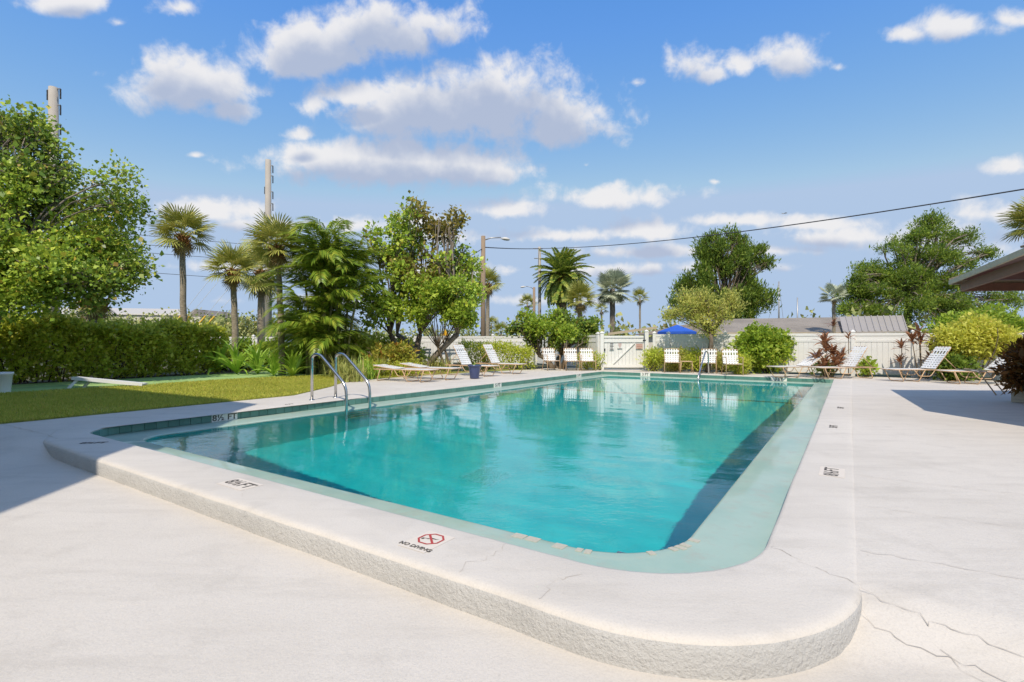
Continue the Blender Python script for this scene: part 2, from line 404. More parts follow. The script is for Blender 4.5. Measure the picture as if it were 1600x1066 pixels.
prof = [offz(inner, lip, -.004, zl(-.125, -.125)), offz(lip, inner, .2, zl(-.129, -.129)), offz(lip, inner, .03, zl(-.133, -.133)), offz(lip, inner, .006, zl(-.137, -.137)), offz(lip, inner, 0, zl(-.147, -.147)), offz(lip, inner, 0.0, zl(-.212, -.212))]
vs_, fs_ = shell(prof); mb = MB(); mb.v = vs_; mb.f = fs_; mb.m = [0] * len(fs_)
tag(mb.build('gutter_ledge', M_ledge, smooth=True), kind='structure')
def floor_z(q): return interp(q, [(2, -2.2), (6.8, -2.2), (13.2, -1.12), (19, -.98)])
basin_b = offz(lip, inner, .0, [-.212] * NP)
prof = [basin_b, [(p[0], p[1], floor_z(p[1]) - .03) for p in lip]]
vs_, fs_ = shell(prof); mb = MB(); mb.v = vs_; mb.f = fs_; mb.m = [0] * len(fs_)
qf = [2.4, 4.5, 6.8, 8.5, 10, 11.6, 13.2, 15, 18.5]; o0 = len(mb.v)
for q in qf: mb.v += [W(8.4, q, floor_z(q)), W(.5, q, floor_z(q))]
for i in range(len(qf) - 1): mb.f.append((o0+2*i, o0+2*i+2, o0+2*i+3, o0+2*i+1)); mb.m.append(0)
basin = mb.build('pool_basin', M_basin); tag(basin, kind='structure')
# the dark tile line across the floor where it starts to fall away, and the main drain
M_line = plain('line_tile', (.02, .10, .13), .4, 0, .2, 10)
mb = MB(); mb.add([W(7.8, 13.1, floor_z(13.1) + .006), W(.9, 13.1, floor_z(13.1) + .006), W(.9, 13.3, floor_z(13.3) + .006), W(7.8, 13.3, floor_z(13.3) + .006)], [(0,1,2,3)])
mb.build('floor_line', M_line, basin)
M_drain = plain('drain_grate', (.06, .66, .68), .5, 0, .1, 10)
mb = MB(); c = W(4.2, 5.73, -2.195); Mx = Matrix.Translation(c) @ Matrix.Rotation(-PHI, 4, 'Z')
for s in (-1, 1):
    mb.box(-.28, .28, s*.26-.025, s*.26+.025, 0, .02, 0, Mx); mb.box(s*.26-.025, s*.26+.025, -.235, .235, 0, .02, 0, Mx)
for i in range(9): mb.box(-.232, .232, -.2 + i*.05 - .008, -.2 + i*.05 + .008, 0, .014, 0, Mx)
mb.build('drain_cover', M_drain, basin)
# waterline tiles, one by one, round the left, far and corner walls
m_, t_, b_ = mat('waterline_tile')
oi = t_.add('ShaderNodeObjectInfo'); geo = t_.add('ShaderNodeNewGeometry')
c_ = t_.ramp(oi.outputs['Random'], [(0, (.085, .205, .170)), (.5, (.10, .235, .195)), (1, (.125, .27, .225))])
c_ = t_.mix(t_.math('MULTIPLY', t_.maprange(t_.noise(geo.outputs['Position'], 9, 5, .7), .5, .8), .4), c_, (.20, .30, .26))
t_.link(c_, b_.inputs['Base Color']); b_.inputs['Roughness'].default_value = .28
M_tile = m_
def path_len(P, i0, i1):
    return sum(math.dist(P[i], P[i+1]) for i in range(i0, i1))
iR = 60 + 18                                       # first index of the right side
iF = 60 + 19 + 49; iL = iF + 30; iN = iL + 50
tile_me = {}
def tile_mesh(wd):
    k = round(wd, 3)
    if k not in tile_me:
        b = MB(); h0, h1, e = -.124, -.0235, .004
        x = wd / 2 - .002
        b.add([(-x, 0, h0), (x, 0, h0), (x, 0, h1), (-x, 0, h1), (-x+e, -.007, h0+e), (x-e, -.007, h0+e), (x-e, -.007, h1-e), (-x+e, -.007, h1-e)],
              [(0,1,5,4), (1,2,6,5), (2,3,7,6), (3,0,4,7), (4,5,6,7)])
        tile_me[k] = b.mesh('tile', M_tile)
    return tile_me[k]
def lay_tiles(P, wd=.152, skip=()):
    # walk the polyline in world space and set a tile every wd
    pts = [Vector(W(*p)) for p in P]; d = 0; i = 0; pos = []
    L = [0]
    for a_, b_ in zip(pts, pts[1:]): L.append(L[-1] + (b_ - a_).length)
    def pt(s):
        for k in range(len(L) - 1):
            if s <= L[k+1]: return pts[k].lerp(pts[k+1], (s - L[k]) / max(1e-6, L[k+1] - L[k]))
        return pts[-1]
    n = int(L[-1] / wd)
    for k in range(n):
        a_, b_ = pt(k * wd), pt((k + 1) * wd); m = (a_ + b_) / 2; d = (b_ - a_)
        o = obj('tile', tile_mesh(wd), wall)
        x = d.normalized(); y = Vector((-x.y, x.x, 0))
        o.matrix_local = Matrix(((x.x, y.x, 0, m.x), (x.y, y.y, 0, m.y), (0, 0, 1, 0), (0, 0, 0, 1)))
lay_tiles(list(reversed(inner[iF:iL+1])))
lay_tiles(list(reversed(inner[iL:NP])) [::1])
# worn cream tiles left along the lip of the near corner
M_cream = plain('cream_tile', (.48, .45, .36), .6, 0, .2, 40)
rr = random.Random(5)
lipw = [Vector(W(*p)) for p in lip]
for i in list(range(56, 60)) + list(range(61, 77)):
    if rr.random() < .22 or 62 < i < 68: continue
    a_, b_ = lipw[i], lipw[i+1]; d = (b_ - a_); x = d.normalized(); y = Vector((x.y, -x.x, 0))
    inn = Vector(W(*inner[i])) - a_
    if y.dot(inn) < 0: y = -y
    z = -.133; wdt = rr.uniform(.05, .075)
    b = MB(); b.box(.005, d.length * rr.uniform(.8, .97), .014, .014 + wdt, -.01, .004)
    o = b.build('lip_tile', M_cream, wall)
    o.matrix_local = Matrix(((x.x, y.x, 0, a_.x), (x.y, y.y, 0, a_.y), (0, 0, 1, z), (0, 0, 0, 1)))

# water
m_, t_, b_ = mat('pool_water')
for nd in list(t_.n):
    if nd.type == 'BSDF_PRINCIPLED': t_.n.remove(nd)
out = [n for n in t_.n if n.type == 'OUTPUT_MATERIAL'][0]
geo = t_.add('ShaderNodeNewGeometry'); P_ = geo.outputs['Position']
mp = t_.add('ShaderNodeMapping'); t_.link(P_, mp.inputs[0]); mp.inputs['Rotation'].default_value = (0, 0, R(20)); mp.inputs['Scale'].default_value = (1, 1.5, 1)
calm = t_.math('MULTIPLY', t_.maprange(t_.noise(P_, .35, 2), .38, .62, .35, 1.0), t_.maprange(t_.vmath('DOT_PRODUCT', P_, (UX, UY, 0)), 5.5, 11.0, 1.0, .3))      # ruffled towards the deep end, calm beyond
h_ = t_.math('ADD', t_.math('MULTIPLY', t_.noise(mp.outputs[0], 7.0, 3, .5, dist=.4), 1.0), t_.math('MULTIPLY', t_.noise(mp.outputs[0], 2.0, 2, .5), 1.6))
h_ = t_.math('ADD', h_, t_.math('MULTIPLY', t_.noise(mp.outputs[0], 15.0, 2, .5, dist=.3), .7))
bn = t_.add('ShaderNodeBump'); bn.inputs['Distance'].default_value = .010; t_.link(t_.math('MULTIPLY', calm, WAVE), bn.inputs['Strength']); t_.link(h_, bn.inputs['Height'])
gl = t_.add('ShaderNodeBsdfGlass'); gl.inputs['IOR'].default_value = 1.333; gl.inputs['Roughness'].default_value = 0.0; gl.inputs['Color'].default_value = (1, 1, 1, 1)
t_.link(bn.outputs[0], gl.inputs['Normal']); t_.link(gl.outputs[0], out.inputs['Surface'])
M_water = m_
def wave(a, q):
    k = .35 + .65 * sstep(9 - q, -3, 4) ; h = 0
    for i, (kx, ky, am, ph) in enumerate(WAVES): h += am * math.sin(kx * a + ky * q + ph + .9 * math.sin(.9 * a - .6 * q + i))
    return h * k
_w = random.Random(4); WAVES = []
for i in range(12):
    lam = _w.uniform(.24, .75); th = _w.gauss(.9, .8); WAVES.append((2 * math.pi / lam * math.cos(th), 2 * math.pi / lam * math.sin(th), WAVE_H * lam, _w.uniform(0, 6.28)))
mb = MB(); ga = [.4 + .075 * i for i in range(108)]; gq = [2.43 + .075 * i for i in range(214)]
def inside(a, q):                             # within the gutter lip, running a hand's breadth in under the ledge
    if not (.78 <= a <= 8.05 and 2.77 <= q <= 18.06): return False
    if a > lerp(7.92, 7.50, (q - 3.3) / 14.65) + .11: return False
    if a < 1.47 and q < 3.47 and math.hypot(a - 1.47, q - 3.47) > .70: return False
    if a > 7.47 and q < 3.33 and math.hypot(a - 7.47, q - 3.33) > .56: return False
    return True
idx = {}
for i, a in enumerate(ga):
    for j, q in enumerate(gq):
        if inside(a, q): idx[i, j] = len(mb.v); mb.v.append(W(a, q, ZW + wave(a, q)))
for (i, j) in idx:
    if (i+1, j) in idx and (i, j+1) in idx and (i+1, j+1) in idx: mb.f.append((idx[i, j], idx[i, j+1], idx[i+1, j+1], idx[i+1, j])); mb.m.append(0)
water = mb.build('water', M_water, smooth=True); tag(water, kind='structure')
if MNEE:
    water.cycles.is_caustics_caster = True; basin.cycles.is_caustics_receiver = True; sd.cycles.is_caustics_light = True
    for o in bpy.data.objects:
        if o.name.startswith(('gutter', 'floor_line', 'drain')): o.cycles.is_caustics_receiver = True
# ================================================================== PLANTS
def leaf_mat(name, dark, mid, light, rough=.45, trans=.45, extra=None):
    m, t, b = mat(name)
    geo = t.add('ShaderNodeNewGeometry')
    st = [(0, dark), (.42, mid), (.92, light), (1, extra or (light[0] * .95, light[1] * .68, light[2] * .9))]
    c = t.ramp(geo.outputs['Random Per Island'], st)
    c = t.mix(t.math('MULTIPLY', t.maprange(t.noise(geo.outputs['Position'], 1.1, 3), .35, .7), .45), c, tuple(x * .72 for x in mid))
    t.link(c, b.inputs['Base Color']); b.inputs['Roughness'].default_value = rough; b.inputs['Specular IOR Level'].default_value = .35
    tr = t.add('ShaderNodeBsdfTranslucent'); t.link(t.mix(.5, c, light), tr.inputs[0])
    mx = t.add('ShaderNodeMixShader'); mx.inputs[0].default_value = trans
    out = [n for n in t.n if n.type == 'OUTPUT_MATERIAL'][0]
    t.link(b.outputs[0], mx.inputs[1]); t.link(tr.outputs[0], mx.inputs[2]); t.link(mx.outputs[0], out.inputs[0]); return m
L_grape = leaf_mat('sea_grape_leaf', (0.14, 0.245, 0.034), (0.351, 0.514, 0.064), (0.65, 0.744, 0.097), .4, .3, (0.734, 0.488, 0.097))
L_deep = leaf_mat('deep_green_leaf', (0.067, 0.131, 0.019), (0.163, 0.27, 0.036), (0.364, 0.435, 0.066), .4, .25, (0.421, 0.226, 0.066))  # darker green leaf colour, mixed into crowns in patches
L_rusty = leaf_mat('rusty_olive_leaf', (0.114, 0.111, 0.025), (0.272, 0.247, 0.049), (0.458, 0.364, 0.086), .5, .3, (0.486, 0.26, 0.074))
L_bright = leaf_mat('bright_leaf', (0.119, 0.215, 0.022), (0.321, 0.468, 0.045), (0.581, 0.682, 0.084))
L_hedge = leaf_mat('hedge_leaf', (0.261, 0.358, 0.046), (0.588, 0.688, 0.078), (0.8, 0.8, 0.144), .35)
L_yhedge = leaf_mat('yellowing_leaf', (0.253, 0.345, 0.038), (0.582, 0.632, 0.076), (0.8, 0.8, 0.131), .35)
L_olive = leaf_mat('olive_leaf', (0.219, 0.246, 0.058), (0.517, 0.528, 0.111), (0.8, 0.774, 0.202))
L_dark = leaf_mat('cedar_leaf', (0.049, 0.103, 0.021), (0.148, 0.243, 0.034), (0.338, 0.439, 0.056), .6)
L_cedar = leaf_mat('broad_cedar_leaf', (0.059, 0.128, 0.025), (0.202, 0.323, 0.047), (0.443, 0.544, 0.074), .6)
L_gold = leaf_mat('golden_leaf', (.45, .50, .05), (.72, .72, .10), (.80, .77, .16))
L_croton = leaf_mat('croton_leaf', (0.054, 0.064, 0.015), (0.164, 0.064, 0.021), (0.362, 0.164, 0.036))
L_crot2 = leaf_mat('mottled_croton_leaf', (0.164, 0.217, 0.027), (0.362, 0.38, 0.054), (0.616, 0.471, 0.081), .4, .25, (0.544, 0.181, 0.073))
L_ti = leaf_mat('ti_leaf', (.11, .045, .03), (.30, .125, .065), (.50, .27, .13), .35, .3)
L_fan = leaf_mat('fan_palm_leaf', (0.176, 0.217, 0.041), (0.385, 0.406, 0.081), (0.665, 0.586, 0.162), .45, .2)
L_fanold = leaf_mat('dry_palm_leaf', (0.181, 0.145, 0.054), (0.362, 0.271, 0.109), (0.544, 0.418, 0.181), .7, .2)
L_areca = leaf_mat('areca_leaf', (0.097, 0.177, 0.02), (0.232, 0.353, 0.037), (0.466, 0.511, 0.066), .35, .3)
L_date = leaf_mat('date_palm_leaf', (0.111, 0.204, 0.038), (0.28, 0.39, 0.064), (0.63, 0.642, 0.128), .4, .2)
L_silver = leaf_mat('silver_palm_leaf', (0.216, 0.255, 0.166), (0.47, 0.509, 0.352), (0.744, 0.78, 0.587), .5, .15)
L_blade = leaf_mat('strap_leaf', (0.113, 0.246, 0.022), (0.282, 0.49, 0.053), (0.546, 0.679, 0.113), .35, .3)
L_tuft = leaf_mat('tuft_leaf', (0.2, 0.236, 0.054), (0.399, 0.435, 0.109), (0.653, 0.616, 0.217), .5, .3)
L_far = leaf_mat('far_leaf', (0.168, 0.212, 0.066), (0.337, 0.388, 0.123), (0.541, 0.528, 0.202), .6, .2)
L_flower = plain('hibiscus_petal', (.55, .05, .03), .5)
def bark_mat(name, c0, c1, rings=0.0):
    m, t, b = mat(name); tcn = t.add('ShaderNodeTexCoord'); geo = t.add('ShaderNodeNewGeometry')
    mp = t.add('ShaderNodeMapping'); t.link(geo.outputs['Position'], mp.inputs[0]); mp.inputs['Scale'].default_value = (1, 1, rings if rings else .3)
    n = t.noise(mp.outputs[0], 9, 6, .7)
    t.link(t.mix(t.maprange(n, .3, .7), c0, c1), b.inputs['Base Color']); b.inputs['Roughness'].default_value = .9; bump(t, b, n, .8, .03); return m
B_brown = bark_mat('brown_bark', (.10, .075, .05), (.23, .18, .125))
B_grey = bark_mat('grey_bark', (.13, .105, .08), (.29, .245, .195))
B_palm = bark_mat('palm_bark', (.21, .175, .125), (.42, .36, .27), 3.0)
B_boot = bark_mat('palm_boot', (.20, .09, .035), (.52, .27, .10))
B_cane = bark_mat('areca_cane', (.14, .16, .06), (.30, .27, .12), 2.0)

def quads_mesh(name, V, nper, m):
    # V: (n*nper, 3) vertices, every nper of them one face
    V = np.asarray(V, dtype=np.float32); n = len(V) // nper
    me = bpy.data.meshes.new(name); me.vertices.add(len(V)); me.vertices.foreach_set('co', V.ravel())
    me.loops.add(len(V)); me.loops.foreach_set('vertex_index', np.arange(len(V), dtype=np.int32))
    me.polygons.add(n); me.polygons.foreach_set('loop_start', np.arange(0, len(V), nper, dtype=np.int32))
    me.polygons.foreach_set('loop_total', np.full(n, nper, dtype=np.int32))
    me.materials.append(m); me.update(); me.validate(); return me
def unit(a): return a / np.maximum(1e-9, np.linalg.norm(a, axis=1, keepdims=True))
LEAF_FACE = (-.05, -.55, .85)                 # blades turn towards the light
def leaves(name, P, D, L, wr, m, rng, fold=.25):
    # one pointed, slightly folded leaf at each point P, growing along D
    n = len(P); D = unit(D); S = unit(np.cross(D, rng.normal(size=(n, 3)) + np.array(LEAF_FACE))); N = np.cross(S, D)
    L = L[:, None]; w = L * wr
    a = P; b = P + D * L * .45 + S * w * .5 + N * w * fold; c = P + D * L; d = P + D * L * .45 - S * w * .5 + N * w * fold
    return quads_mesh(name, np.stack([a, b, c, d], 1).reshape(-1, 3), 4, m)
def blob_points(rng, blobs, ntw, k, spread, shell=.75):
    # twigs scattered through ellipsoid clumps, k leaves on each twig
    W_ = np.array([(b[1][0] * b[1][1] * b[1][2]) ** .66 for b in blobs]); W_ /= W_.sum()
    idx = rng.choice(len(blobs), ntw, p=W_); C = np.array([b[0] for b in blobs])[idx]; Rr = np.array([b[1] for b in blobs])[idx]
    u = unit(rng.normal(size=(ntw, 3))); rad = shell + (1 - shell) * rng.random((ntw, 1)) if False else rng.random((ntw, 1)) ** (1 / (2.0 + 3 * shell))
    T = C + u * Rr * rad
    P = np.repeat(T, k, 0) + rng.normal(size=(ntw * k, 3)) * spread
    D = np.repeat(u * .8, k, 0) + rng.normal(size=(ntw * k, 3)) * .75 + np.array([0, 0, .15])
    return P, D, T
def limb(mb, p0, p1, r0, r1, rng, bend=.12, n=6):
    p0, p1 = np.array(p0, float), np.array(p1, float); L = np.linalg.norm(p1 - p0); off_ = rng.normal(size=3) * bend * L; pts = []; rs = []
    for i in range(n + 1):
        t = i / n; pts.append(p0 + (p1 - p0) * t + off_ * math.sin(math.pi * t) + np.array([0, 0, .10 * L * math.sin(math.pi * t)])); rs.append(lerp(r0, r1, t))
    mb.tube(pts, rs, 7); return pts
def crown_mesh(root, P, D, leaf, wr, lm, rng, lm2, ph=0.0):
    # a crown of one leaf colour, or of two that change from bough to bough
    L = leaf * np.clip(rng.lognormal(-.12, .38, len(P)), .35, 1.9)
    if lm2 is None: obj('crown', leaves('crown', P, D, L, wr, lm, rng), root); return
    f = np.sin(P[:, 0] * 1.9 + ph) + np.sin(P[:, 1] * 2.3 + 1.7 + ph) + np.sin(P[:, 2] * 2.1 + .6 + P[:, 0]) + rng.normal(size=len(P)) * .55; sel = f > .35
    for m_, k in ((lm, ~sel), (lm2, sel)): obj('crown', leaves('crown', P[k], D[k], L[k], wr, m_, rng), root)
def tree(name, label, base, fork, blobs, tw, k, leaf, wr, lm, bm, seed, r0=.16, spread=.16, stems=1, cat='tree', group=None, twigs=60, stem_span=.25, shell=.75, sub=4, up=0.0, reach=1.0, lm2=None):
    rng = np.random.default_rng(seed); base = Vector(base)
    root = empty(name, base, 0, label, cat, group); mb = MB()
    if sub:                                   # break every clump into smaller ones so that the outline is uneven
        nb = []
        for c, r in blobs:
            for _ in range(sub):
                u = rng.normal(size=3); u /= np.linalg.norm(u); f = rng.uniform(.30, .56)
                nb.append((tuple(np.array(c) + u * np.array(r) * rng.uniform(.45, reach)), tuple(np.array(r) * f)))
        blobs = nb
    P, D, T = blob_points(rng, blobs, tw, k, spread, shell)
    D = D + np.array([0, 0, up])
    forks = []
    for s in range(stems):
        o = np.array([rng.normal() * stem_span * (stems > 1), rng.normal() * stem_span * (stems > 1), 0]); f = np.array(fork) + o * 2.2
        limb(mb, o * .5 + np.array([0, 0, -.1]), f, r0, r0 * .62, rng, .07); forks.append(f)
    for b in blobs:
        f = min(forks, key=lambda q: np.linalg.norm(q - np.array(b[0])))
        pts = limb(mb, f, np.array(b[0]), r0 * .30, r0 * .09, rng, .06)
        for _ in range(3):
            u = rng.normal(size=3); u /= np.linalg.norm(u)
            limb(mb, pts[rng.integers(3, 6)], np.array(b[0]) + u * np.array(b[1]) * .85, r0 * .10, r0 * .04, rng, .1, 4)
    for i in rng.choice(len(T), min(twigs, len(T)), replace=False):
        b = min(blobs, key=lambda q: np.linalg.norm(T[i] - np.array(q[0])))
        limb(mb, np.array(b[0]) + (T[i] - np.array(b[0])) * .35, T[i] + (T[i] - np.array(b[0])) * .15, .018, .006, rng, .15, 3)
    mb.build('trunk', bm, root, True)
    crown_mesh(root, P, D, leaf, wr, lm, rng, lm2)
    return root
def rblobs(seed, n, c, r, size, low=-1.0):
    # clumps scattered in an ellipsoid envelope
    rr_ = random.Random(seed); out = []
    while len(out) < n:
        u = Vector((rr_.uniform(-1, 1), rr_.uniform(-1, 1), rr_.uniform(low, 1)))
        if u.length > 1 or u.length < .25: continue
        s = size * rr_.uniform(.7, 1.25); out.append(((c[0] + u.x * r[0], c[1] + u.y * r[1], c[2] + u.z * r[2]), (s * 1.15, s * 1.15, s * .8)))
    return out
def bush(name, label, base, r, tw, k, leaf, wr, lm, seed, cat='shrub', group=None, flowers=0, lump=7, bm=None, spread=.07, lift=0.0):
    rng = np.random.default_rng(seed); root = empty(name, base, 0, label, cat, group); rx, ry, rz = r
    bl = rblobs(seed, lump, (0, 0, rz * .95), (rx * .6, ry * .6, rz * .55), min(rx, rz) * .48) + [((0, 0, rz * .8), (rx * .75, ry * .75, rz * .8))]
    P, D, T = blob_points(rng, bl, tw, k, spread, .8); P[:, 2] += lift; keep = P[:, 2] > .02; P, D = P[keep], D[keep]
    obj('foliage', leaves('foliage', P, D, leaf * np.clip(rng.lognormal(-.12, .38, len(P)), .35, 1.9), wr, lm, rng), root)
    mb = MB()
    for i in range(9):
        u = rng.normal(size=3) * np.array([rx, ry, 0]) * .4; limb(mb, u * .25, u + np.array([0, 0, rz * 1.3 + lift]), .022, .008, rng, .08, 4)
    mb.build('stem', bm or B_brown, root, True)
    for i in range(flowers):
        j = rng.integers(len(P)); p = P[j]; fm = MB(); ax = Vector(D[j]).normalized()
        q = ax.to_track_quat('Z', 'Y').to_matrix()
        for h in range(5):
            t = 2 * math.pi * h / 5; a_ = Vector((math.cos(t), math.sin(t), .25)); b_ = Vector((math.cos(t + .5), math.sin(t + .5), .2)); c_ = Vector((math.cos(t - .5), math.sin(t - .5), .2))
            fm.add([q @ (v * s) + Vector(p) + ax * .06 for v, s in ((Vector((0, 0, 0)), 0), (c_, .045), (a_, .07), (b_, .045))], [(0, 1, 2, 3)])
        fm.build('flower', L_flower, root)
    return root
# ---- strap-leaved and palm fronds
def blade_mesh(L, wd, droop, seed, m, lift=1.0, n=6, fold=.3):
    r_ = random.Random(seed); mb = MB(); vs = []; x = z = 0; ang = math.atan2(lift, .55)
    for i in range(n + 1):
        t = i / n; ww = wd * (math.sin(math.pi * min(1, .12 + .88 * (t ** .75))) if t < 1 else .03); ww = max(ww, wd * .05)
        vs += [(x, -ww / 2, z + fold * ww / 2), (x, 0, z), (x, ww / 2, z + fold * ww / 2)]
        x += math.cos(ang) * L / n; z += math.sin(ang) * L / n; ang -= droop / n * (.4 + 1.2 * t)
    mb.add(vs, [(3*i, 3*i+1, 3*i+4, 3*i+3) for i in range(n)] + [(3*i+1, 3*i+2, 3*i+5, 3*i+4) for i in range(n)])
    return mb.mesh('leaf', m, True)
def fan_mesh(pet, R_, m, seed, seg=26, span=250, droop=.45, split=.5):
    # fan frond along +X: stalk, then a fan of folded segments that droop at the tips
    r_ = random.Random(seed); mb = MB(); base = Vector((pet, 0, -.05 * pet))
    mb.tube([(0, 0, 0), (pet * .5, 0, .02 * pet), base], [.016, .013, .011], 5)
    for i in range(seg):
        th = R(-span / 2 + span * (i + .5) / seg); hw = R(span / seg * .5) * 1.02
        Ls = R_ * (1 - .28 * (abs(th) / R(span / 2)) ** 1.5) * r_.uniform(.93, 1.05); dr = droop * r_.uniform(.6, 1.4)
        def pt(r, a, side=0):
            t = r / R_; return base + Vector((r * math.cos(a), r * math.sin(a) * (1 - .10 * t), -dr * R_ * .8 * max(0, t - .35) ** 1.6 - .18 * R_ * abs(math.sin(a)) * t + (.05 * R_ * t if side == 0 else 0) ))
        s_ = Ls * split
        vs = [base, pt(s_, th - hw, 1), pt(s_, th), pt(s_, th + hw, 1), pt(Ls * .8, th - hw * .42, 1), pt(Ls * .8, th + hw * .42, 1), pt(Ls, th, 1)]
        mb.add(vs, [(0, 1, 2), (0, 2, 3), (1, 4, 2), (2, 4, 5), (2, 5, 3), (4, 6, 5)])
    return mb.mesh('frond', m)
def pinnate_mesh(L, m, seed, pairs=26, ll=.42, lw=.035, arch=1.0, droop=.5, vee=.5, r0=.02, stalk=.12):
    r_ = random.Random(seed); mb = MB(); pts = []; x = z = 0; ang = 0.0; n = 12; tang = []
    for i in range(n + 1):
        pts.append(Vector((x, 0, z))); tang.append(ang); x += math.cos(ang) * L / n; z += math.sin(ang) * L / n; ang -= arch / n * (.5 + i / n)
    mb.tube(pts, [lerp(r0, .004, i / n) for i in range(n + 1)], 5)
    for i in range(pairs):
        t = stalk + (1 - stalk) * (i + .5) / pairs; f = t * n; k = min(n - 1, int(f)); p = pts[k].lerp(pts[k+1], f - k); a = tang[k]
        T = Vector((math.cos(a), 0, math.sin(a))); U = Vector((-math.sin(a), 0, math.cos(a)))
        l = ll * (.35 + .65 * math.sin(math.pi * min(1, .18 + .8 * t)) ) * r_.uniform(.9, 1.1)
        for s in (-1, 1):
            d = (T * .65 + Vector((0, s, 0)) + U * (vee + r_.gauss(0, .1))).normalized(); sd_ = d.cross(U).normalized() * lw
            q1 = p + d * l * .5; q2 = p + d * l + Vector((0, 0, -droop * l * r_.uniform(.7, 1.3)))
            mb.add([p, q1 + sd_ * .5, q2, q1 - sd_ * .5], [(0, 1, 2, 3)])
    return mb.mesh('frond', m)
def place_fronds(root, meshes, n, top, r_, el0, el1, scale=(1, 1), az0=0.0, name='frond', bias=1.0, roll=.2):
    for i in range(n):
        t = (i + .5) / n; azm = az0 + i * 2.39996 + r_.gauss(0, .15); e = lerp(el0, el1, t ** bias) + r_.gauss(0, .06); s = r_.uniform(*scale)
        M = Matrix.Translation(Vector(top) + Vector((0, 0, .10 * t))) @ Matrix.Rotation(azm, 4, 'Z') @ Matrix.Rotation(-e, 4, 'Y') @ Matrix.Rotation(r_.gauss(0, roll), 4, 'X') @ Matrix.Scale(s, 4)
        obj(name, meshes[i % len(meshes)], root, M)
FAN = [fan_mesh(.62, .82, L_fan, s, 24, 230, .5, .32) for s in (1, 2, 3)]; FANOLD = [fan_mesh(.5, .75, L_fanold, 9, droop=.9)]
FANSILVER = [fan_mesh(1.1, 1.25, L_silver, s, 30, 285, .25, .6) for s in (1, 2)]
DATE = [pinnate_mesh(2.6, L_date, s, 36, .50, .11, 1.0, .15, .35, .04) for s in (1, 2)]
ARECA = [pinnate_mesh(2.2, L_areca, s, 30, .52, .06, 2.2, .85, .1, .024) for s in (1, 2, 3)]
def trunk_tube(root, h, r0, r1, lean, bm, seed, name='trunk', bulge=0.0):
    r_ = random.Random(seed); mb = MB(); pts = []; rs = []
    for i in range(13):
        t = i / 12; pts.append((lean[0] * t ** 1.5 + .008 * r_.gauss(0, 1), lean[1] * t ** 1.5 + .008 * r_.gauss(0, 1), h * t - .12 * (i == 0))); rs.append(lerp(r0, r1, t) * (1 + .03 * r_.gauss(0, 1)) * (1 + bulge * math.exp(-t * 9)))
    mb.tube(pts, rs, 12); mb.build(name, bm, root, True); return pts[-1]
def boots(root, top, r, h, seed):
    # old leaf bases below the crown
    r_ = random.Random(seed); mb = MB()
    mb.lathe([(r * .75, -h), (r * 1.15, -h * .75), (r * 1.5, -h * .35), (r * 1.35, 0), (r * .6, .12)], 12, top)
    for i in range(46):
        a = i * 2.4; z = -h * (.95 - .95 * i / 46); d = Vector((math.cos(a), math.sin(a), .9)); p = Vector(top) + Vector((math.cos(a) * r * 1.15, math.sin(a) * r * 1.15, z))
        mb.bar(p, p + d * .16, .07, .02)
    mb.build('leaf_base', B_boot, root)
def sabal(label, base, top_z, n=34, scale=1.0, lean=(0, 0), seed=1, group='sabal palms beside the lawn', r=.15, old=3, meshes=None, boot=True, el0=-.35):
    root = empty('sabal_palm', base, 0, label, 'palm tree', group); r_ = random.Random(seed); h = top_z - base[2]
    top = trunk_tube(root, h, r, r * .85, lean, B_palm, seed, bulge=.25)
    if boot: boots(root, top, r * .95, .62 * scale, seed)
    place_fronds(root, meshes or FAN, n, top, r_, el0, 1.4, (.85 * scale, 1.1 * scale), seed)
    if old: place_fronds(root, FANOLD, old, (top[0], top[1], top[2] - .15), r_, -1.1, -.8, (.7 * scale, .85 * scale), seed * 2)
    return root
# --- the three sabal palms, left
sabal('tall sabal palm rising behind the hedge, leftmost of three with bare trunks', at(287, 20.5), 1.15 + (533-368)/800*20.5, 28, .98, (-.05, 0), 11, r=.125)
sabal('shortest sabal palm with reddish leaf bases, middle of three by the lawn', at(368, 20.0), 1.15 + (533-425)/800*20, 26, .86, (-.12, 0), 12, r=.125, old=1)
sabal('sabal palm with slim pale trunk directly left of the areca clump', at(441, 17.4), 1.15 + (533-388)/800*17.4, 28, .84, (-.18, 0), 13, r=.105)
sabal('drooping greyish fan palm half hidden behind the slim-trunked sabal', at(408, 24), 1.15 + (533-425)/800*24, 34, 1.05, (0, 0), 14, r=.17, old=6, el0=-1.2)
sabal('fan palm with skirt of dry leaves behind the hedge under the big left tree', at(146, 17.5), 1.15 + (533-470)/800*17.5, 10, .75, (0, 0), 15, group=None, r=.28, old=9, el0=-1.0)
sabal('fan palm crown showing at the right edge above the shelter roof', at(1622, 22), 1.15 + (533-352)/800*22, 38, 1.0, (0, 0), 16, group=None)
sabal('small palm behind the street lamp pole', at(762, 33), 1.15 + (533-445)/800*33, 22, .85, (0, 0), 17, group=None, r=.14)
